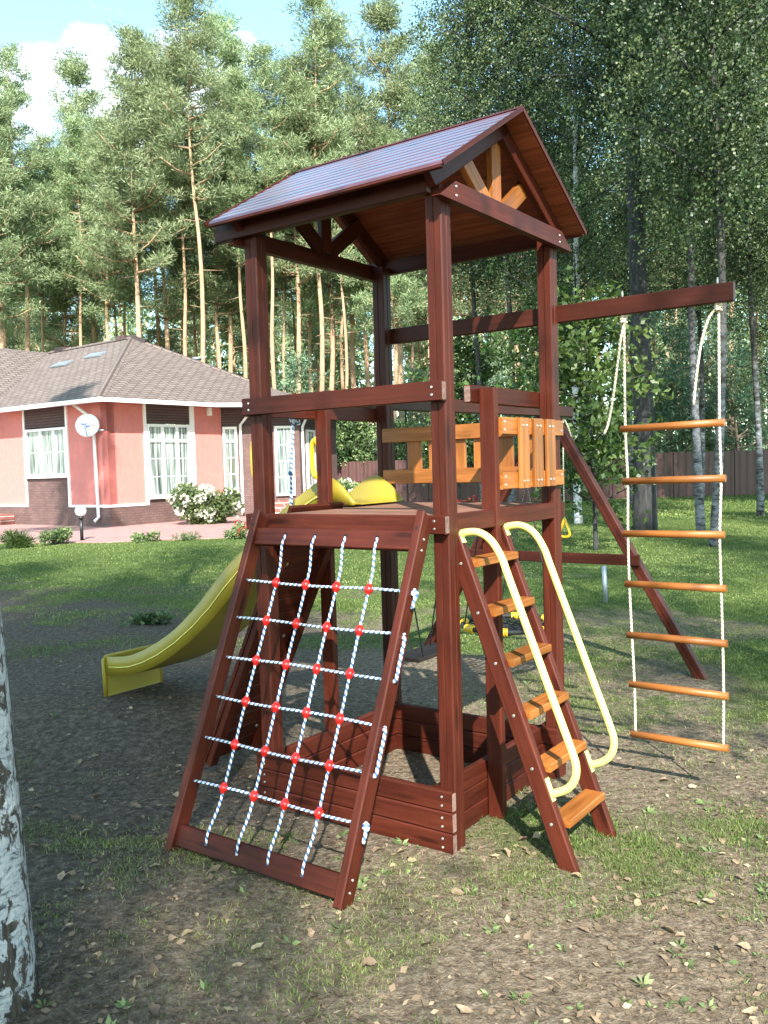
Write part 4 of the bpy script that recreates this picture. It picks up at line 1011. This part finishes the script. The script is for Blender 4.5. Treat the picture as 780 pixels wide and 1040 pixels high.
place(PR[3], -8.8, 15.5, .62, .5, 'tall pine outside the left edge of the picture, shading the pink house wall')
# understory
def bush_mesh(name, seed, rx, ry, h, n, leaf, mat, low=.0, lump=5):
    g = np.random.default_rng(seed); P = []; D = []; TN = []
    cs = [np.array([g.normal() * rx * .42, g.normal() * ry * .42, h * g.uniform(.25 + low, .8)]) for _ in range(lump)]
    for c in cs:
        m = n // lump; o = unit(g.normal(size=(m, 3))) * (g.random((m, 1)) ** .4) * np.array([rx * .55, ry * .55, h * .36])
        P.append(c + o); D.append(unit(o / np.array([rx, ry, h]) + g.normal(size=(m, 3)) * .35 + np.array([0, 0, .12]))); TN.append(g.uniform(.3, .65) + g.normal(size=m) * .2 + o[:, 2] / h * .5)
    P = np.concatenate(P); P[:, 2] = np.abs(P[:, 2]); D = np.concatenate(D); TN = np.concatenate(TN); k = len(P)
    return leaf_mesh(name, P, D, g.uniform(.7, 1.2, k) * leaf[0], g.uniform(.7, 1.2, k) * leaf[1], TN, M_[mat], seed), cs
def bush(name, x, y, seed, rx, ry, h, n, leaf, mat, label, cat='bush', flowers=None, lump=5, group=None, z=0):
    root = empty(name, (x, y, z), 0, label, cat, group)
    me, cs = bush_mesh('foliage', seed, rx, ry, h, n, leaf, mat, lump=lump); mobj('foliage', me, root)
    mb = MB()
    for c in cs: mb.tube([Vector((c[0] * .2, c[1] * .2, -.02)), Vector((c[0] * .7, c[1] * .7, c[2] * .5)), Vector(c)], [.018, .012, .005], 6)
    mb.build('stem', M_['darkbark'], root)
    if flowers:
        fm, cnt, fr = flowers; g = np.random.default_rng(seed + 1); me0 = []
        P = []; D = []
        for i in range(cnt):
            c = cs[g.integers(len(cs))] + unit(g.normal(size=3) * np.array([1, 1, .8]) + np.array([.1, -.45, .25])) * np.array([rx * .6, ry * .6, h * .4])
            c[2] = max(.12, c[2]); m = 26; o = unit(g.normal(size=(m, 3))) * fr
            me_ = leaf_mesh('flower_head', o * .75, unit(o + g.normal(size=(m, 3)) * fr * .4), fr * .9, fr * .8, g.random(m), M_[fm], seed + i) if i < 4 else me0[i % 4]
            if i < 4: me0.append(me_)
            f_ = mobj('flower_head', me_, root); f_.location = c; f_.rotation_euler = (g.random() * 6, g.random() * 6, 0)
    return root
bush('hydrangea', -6.15, 29.7, 61, .84, .7, 1.22, 4200, (.15, .10), 'bush', 'large hydrangea covered in creamy white flower heads below the tall window', flowers=('flowerw', 56, .115), lump=9)
bush('hydrangea', -1.4, 33.0, 62, .7, .6, 1.2, 1800, (.15, .10), 'bush', 'smaller white hydrangea seen past the yellow slide top beyond the doorstep', flowers=('flowerw', 24, .10))
bush('shrub', -8.55, 22.75, 63, .30, .28, .52, 1500, (.07, .045), 'bush', 'rounded dark green shrub on the lawn edge left of the globe lamp')
bush('ornamental_grass', -9.05, 21.9, 64, .32, .28, .36, 1000, (.24, .02), 'broad', 'tuft of fine ornamental grass at the left edge before the path', cat='plant')
bush('small_plant', -6.25, 22.75, 65, .26, .22, .26, 420, (.10, .06), 'bush', 'small leafy plant at the lawn edge right of the globe lamp', cat='plant')
bush('small_plant', -5.1, 22.85, 69, .34, .2, .16, 300, (.14, .018), 'broad', 'thin wispy grassy plant on the path edge before the hydrangea', cat='plant')
bush('rose_bush', -3.85, 23.0, 66, .30, .26, .38, 700, (.08, .05), 'bush', 'small rose with red blooms at the path corner beside the left tower post', flowers=('flowerr', 5, .06))
bush('flower_bed', 2.9, 33.5, 67, 1.3, .6, .42, 1500, (.09, .06), 'bush', 'low bed of red flowers far across the lawn seen past the tower deck', cat='flower bed', flowers=('flowerr', 30, .11), lump=7)
oak = dict(leaf=(.17, .10), nb=34, strands=9, per=13, droop=.15, up=(.1, .6), twig=1.0, snl=.8)
SO = leafy_proto('oak_sapling', 71, 5.2, .16, 1.5, .045, 'broad', 'darkbark', **oak)
for px, Y, s, rz, lb in [(600, 17.5, .95, 0, 'broad leaved oak sapling right of the rear tower post behind the trailing rope end'), (560, 27, 1.3, 1, 'bushy oak sapling in the shade behind the rear tower post'), (470, 34, 1.3, 3, 'oak sapling seen through the tower above the honey rail')]:
    x, y = at(px, Y); place(SO, x, y, s, rz, lb, 'sapling', 'oak saplings under the birches')
YP = pine_proto(83, 7.5, .05, 1.55, .07, ncl=5, nt_=36, leaf=(.26, .06)); YP.name = 'young_pine'
for ch in YP.children:
    if ch.name.startswith('crown'): ch.data.materials[0] = M_['spruce']
for px, Y, s, rz, lb in [(318, 45.5, .98, 0, 'young blue green pine showing above the roof end inside the tower frame'), (272, 47.5, .80, 1, 'small young pine low against the roof slope beside the left tower post'), (372, 46, .7, 2, 'rounded young pine behind the house end'), (690, 44.5, .86, 1, 'young pine just over the fence behind the rope ladder'), (745, 45.5, .95, 3, 'young pine over the fence at the right of the rope ladder'), (650, 44, 1.25, 2, 'young pine over the fence behind the black trunk'), (680, 43.6, 1.05, 2.6, 'full young pine over the fence between black trunk and paired birches'), (752, 43.2, 1.15, 5.2, 'full young pine over the fence right of the far rope of the rope ladder'), (720, 47.5, 1.3, .3, 'taller young pine over the fence behind the paired birches'), (785, 44, .9, 4, 'young pine over the fence at the right picture edge'), (430, 46, .9, 5, 'young pine between the two left tower posts above the rail'), (500, 48, 1.0, 1, 'young pine deep behind the middle post'), (540, 46, .9, 2.4, 'young pine deep behind the honey slat panel'), (100, 49.5, 1.05, 3.3, 'young pine peeping over the roof ridge'), (590, 47, 1.0, .6, 'young pine over the fence right of the rear tower post')]:
    x, y = at(px, Y); place(YP, x, y, s, rz, lb, 'young pine', 'young pines under the tall trees')
HB = leafy_proto('leafy_bush', 91, 4.6, .04, 1.9, .05, 'bush', 'darkbark', leaf=(.15, .11), nb=46, strands=10, per=16, droop=.3, up=(.2, .9), twig=1, snl=.8)
for px, Y, s, rz, lb in [(366, 42.5, 1.05, 0, 'dense sunlit leafy bush over the fence behind the slide top'), (350, 43.5, .95, 2, 'leafy bush at the end of the house wall behind the slide'), (410, 43, .85, 1, 'leafy bush behind the fence left of the near post'), (715, 43, .62, 4, 'low leafy bush leaning over the fence between the ladder ropes'), (620, 43.5, .8, 3, 'leafy bush over the fence left of the rope ladder')]:
    x, y = at(px, Y); place(HB, x, y, s, rz, lb, 'bush', 'leafy bushes along the fence')
# slim stake, shaded sapling trunk
mb = MB(); mb.tube([(2.72, 10.9, -.05), (2.70, 10.9, .46)], .028, 8); tag(mb.build('garden_stake', M_['metal_grey']), 'short pale grey stake standing in the shaded lawn beyond the brace leg', 'stake')
bush('weed_clump', -2.72, 10.25, 92, .22, .16, .12, 300, (.075, .045), 'birchleaf', 'flat clump of dark green weeds on the lawn behind the slide', cat='plant', lump=8)

# ------------------------------------------------------------------ grass and litter
def grass():
    g = np.random.default_rng(12); Ps = []; Hs = []; Ws = []; Ts = []
    def zone(n, y0, y1, h, wd, fx):
        y = np.sqrt(g.random(n) * (y1 ** 2 - y0 ** 2) + y0 ** 2); x = g.uniform(-.56, .50, n) * y
        cl = vnoise(x * 6, y * 6, 55); dens = np.clip(grassy(x, y) * 1.15 - .05, 0, 1) * (.25 + 1.2 * cl ** 2 if y0 < 6 else .45 + .7 * cl)
        k = g.random(n) < dens; x = x[k]; y = y[k]
        Ps.append(np.stack([x, y, hz(x, y) - .004], 1)); m = len(x)
        Hs.append(h * g.uniform(.5, 1.5, m) * (.6 + .9 * vnoise(x * 2, y * 2, 8))); Ws.append(np.full(m, wd) * g.uniform(.6, 1.3, m))
        Ts.append(.35 + .5 * (vnoise(x * .9, y * .9, 91) - .5) + g.normal(size=m) * .2 + .25 * (1 - sstep(3, 8, y)) * g.random(m))
    zone(280000, 2.0, 4.2, .021, .0036, 0); zone(260000, 4.2, 7.5, .024, .005, 0); zone(240000, 7.5, 13, .024, .008, 0); zone(200000, 13, 25, .028, .016, 0); zone(90000, 25, 41, .05, .04, 0)
    P = np.concatenate(Ps); H = np.concatenate(Hs); W_ = np.concatenate(Ws); Tn = np.concatenate(Ts)
    inpath = (P[:, 0] < -1.0) & (P[:, 1] > 23.6 + np.maximum(0, -P[:, 0] - 8) * .35) ; k = ~inpath
    P, H, W_, Tn = P[k], H[k], W_[k], Tn[k]; n = len(P)
    D = unit(g.normal(size=(n, 3)) * np.array([.55, .55, .1]) + np.array([0, 0, 1]))
    o = mobj('grass', leaf_mesh('grass', P, D, H, W_, Tn, M_['grassm'], 3)); tag(o, 'short patchy grass of the lawn and the bare ground round the tower', 'grass', kind='stuff')
grass()
def broad_weeds():
    g = np.random.default_rng(77); P = []; D = []; L = []; 
    k = 0
    while k < 210:
        y = g.uniform(2.2, 7.0); x = g.uniform(-.5, .46) * y
        if vnoise(x * 1.3 + 7, y * 1.3, 66) < .55 or (x < -.3 and g.random() < .75): continue
        m = g.integers(5, 11); az = g.uniform(0, 6.283, m); s_ = .014 + .030 * g.random() ** 1.8
        P.append(np.stack([np.full(m, x) + np.cos(az) * .006, np.full(m, y) + np.sin(az) * .006, np.full(m, hz(x, y)) + .003], 1)); D.append(unit(np.stack([np.cos(az), np.sin(az), g.uniform(.15, .75, m)], 1))); L.append(np.full(m, s_) * g.uniform(.7, 1.2, m)); k += 1
    P = np.concatenate(P); D = np.concatenate(D); L = np.concatenate(L); n = len(P)
    o = mobj('weeds', leaf_mesh('weeds', P, D, L, L * .42, g.uniform(.3, .9, n), M_['bush'], 5, nbias=None)); tag(o, 'low broad leaved weeds scattered in the thin grass of the foreground', 'weeds', kind='stuff')
broad_weeds()
def curled(name, seed, ln, wd):
    """a dry leaf: 3 x 5 grid, pointed and curled"""
    g = np.random.default_rng(seed); vs = []; fs = []; nu_ = 6; c1, c2 = g.uniform(-.5, .9), g.uniform(.2, 1.0)
    for i in range(nu_ + 1):
        t_ = i / nu_; w_ = wd * math.sin(math.pi * min(1, .06 + .94 * t_) ** .8) * .5 + .0005
        for j in (-1, 0, 1):
            vs.append(((t_ - .5) * ln, j * w_ * (1 + .2 * g.normal()), ln * (c1 * (t_ - .5) ** 2 + c2 * .35 * abs(j) * math.sin(math.pi * t_)) + .004 + .002 * g.normal()))
    for i in range(nu_):
        for j in range(2): a = i * 3 + j; fs.append((a, a + 3, a + 4, a + 1))
    me = bpy.data.meshes.new(name); me.from_pydata(vs, [], fs); me.materials.append(M_['leafm']); me.polygons.foreach_set('use_smooth', [True] * len(fs))
    a = me.attributes.new('tint', 'FLOAT', 'FACE'); a.data.foreach_set('value', np.clip(g.normal(.62, .04) + g.normal(size=len(fs)) * .05 + (seed % 5 - 2) * .14, 0, 1).astype(np.float32)); return me
def litter():
    g = np.random.default_rng(31); n = 15000
    y = 2.0 + 7.0 * g.random(n) ** 1.4; x = g.uniform(-.52, .48, n) * y
    k = vnoise(x * 1.6, y * 1.6, 19) + .25 * g.random(n) > .45; x, y = x[k], y[k]; n = len(x)
    P = np.stack([x, y, hz(x, y) + .004], 1); az = g.uniform(0, 6.283, n); D = unit(np.stack([np.cos(az), np.sin(az), g.normal(size=n) * .25], 1))
    L = g.uniform(.010, .040, n)
    o = mobj('leaf_litter', leaf_mesh('leaf_litter', P, D, L, L * g.uniform(.25, .8, n), np.where(g.random(n) < .06, .95, g.uniform(0, .62, n)), M_['leafm'], 9, nbias=(0, 0, 2.5))); tag(o, 'scraps of dry leaf, twig and bark strewn over the bare soil', 'leaf litter', kind='stuff')
    n = 9000; y = 2.0 + 6.0 * g.random(n) ** 1.3; x = g.uniform(-.52, .48, n) * y; az = g.uniform(0, 6.283, n)
    o = mobj('needle_litter', leaf_mesh('needle_litter', np.stack([x, y, hz(x, y) + .003], 1), unit(np.stack([np.cos(az), np.sin(az), g.normal(size=n) * .15], 1)), g.uniform(.02, .06, n), g.uniform(.0015, .004, n), g.uniform(.1, .8, n), M_['leafm'], 10, nbias=(0, 0, 2.5))); tag(o, 'thin dry needles and stalks lying all over the soil', 'needle litter', kind='stuff')
    vs = [curled('fallen_leaf', s_, .062, .038) for s_ in range(8)]
    c = 0
    while c < 130:
        y = 2.15 + 3.6 * g.random() ** 1.2; x = g.uniform(-.42, .44) * y
        lu = (Vector((x, y, 0)) - O); u, v = lu.dot(A_), lu.dot(B_)
        if -.1 < u < 1.3 and -.08 < v < 1.3: continue
        o = mobj('fallen_leaf', vs[c % 8]); o.location = (x, y, float(hz(x, y)) + .003); o.rotation_euler = (g.normal() * .25, g.normal() * .25, g.uniform(0, 6.28)); s_ = g.uniform(.5, 1.0); o.scale = (s_, s_, s_)
        tag(o, 'single dry fallen leaf lying on the ground in front of the tower', 'leaf', 'fallen leaves in the foreground'); c += 1
litter()
# ------------------------------------------------------------------ camera and light
cam = bpy.data.cameras.new('camera'); co = bpy.data.objects.new('camera', cam); col.objects.link(co)
cam.sensor_fit = 'HORIZONTAL'; cam.sensor_width = 36; cam.lens = 41.492; cam.clip_end = 2000; cam.clip_start = .05
rot = Matrix(((.9995905, .0286164, 0), (-.0014509, .0506804, -.9987139), (-.0285796, .9983049, .0507012)))
co.matrix_world = Matrix.Translation((0, 0, 1.75955)) @ rot.to_4x4()
sc.camera = co
EL, AZ = R(39), R(174)
sd = Vector((math.sin(AZ) * math.cos(EL), math.cos(AZ) * math.cos(EL), math.sin(EL)))
sl = bpy.data.lights.new('sun', 'SUN'); so = bpy.data.objects.new('sun', sl); col.objects.link(so)
sl.energy = 4.6; sl.angle = R(.55); sl.color = (1, .955, .88); so.rotation_euler = sd.to_track_quat('Z', 'Y').to_euler(); so.location = (0, -5, 30)
w = bpy.data.worlds.new('World'); sc.world = w; w.use_nodes = True; nt = w.node_tree
bg = nt.nodes['Background']; sk = N(nt, 'ShaderNodeTexSky', sky_type='NISHITA', sun_disc=False, sun_elevation=EL, sun_rotation=AZ, air_density=1.0, dust_density=.6, ozone_density=1.5)
tc = N(nt, 'ShaderNodeTexCoord').outputs['Generated']
cl = noise(nt, scaled(nt, tc, (2.2, 2.2, 5.5)), 1.35, 7, .55)
dt = N(nt, 'ShaderNodeVectorMath', operation='DOT_PRODUCT'); nt.links.new(tc, dt.inputs[0]); dt.inputs[1].default_value = Vector((-.31, .86, .40)).normalized()
bl = N(nt, 'ShaderNodeMapRange'); bl.inputs[1].default_value = .975; bl.inputs[2].default_value = 1; bl.inputs[4].default_value = .16; nt.links.new(dt.outputs['Value'], bl.inputs[0])
ca = N(nt, 'ShaderNodeMath', operation='ADD'); nt.links.new(cl, ca.inputs[0]); nt.links.new(bl.outputs[0], ca.inputs[1])
cm = ramp(nt, ca.outputs[0], [(.58, (0, 0, 0)), (.74, (1, 1, 1))])
skc = mixc(nt, 1, sk.outputs[0], (1.08, 1.26, 1.10), 'MULTIPLY')
nt.links.new(mixc(nt, cm, skc, (9.0, 9.1, 9.3)), bg.inputs['Color']); bg.inputs['Strength'].default_value = .15
sc.view_settings.view_transform = 'Standard'; sc.view_settings.look = 'None'; sc.view_settings.exposure = 1.62; sc.view_settings.gamma = 1
sc.cycles.max_bounces = 6; sc.cycles.transparent_max_bounces = 6
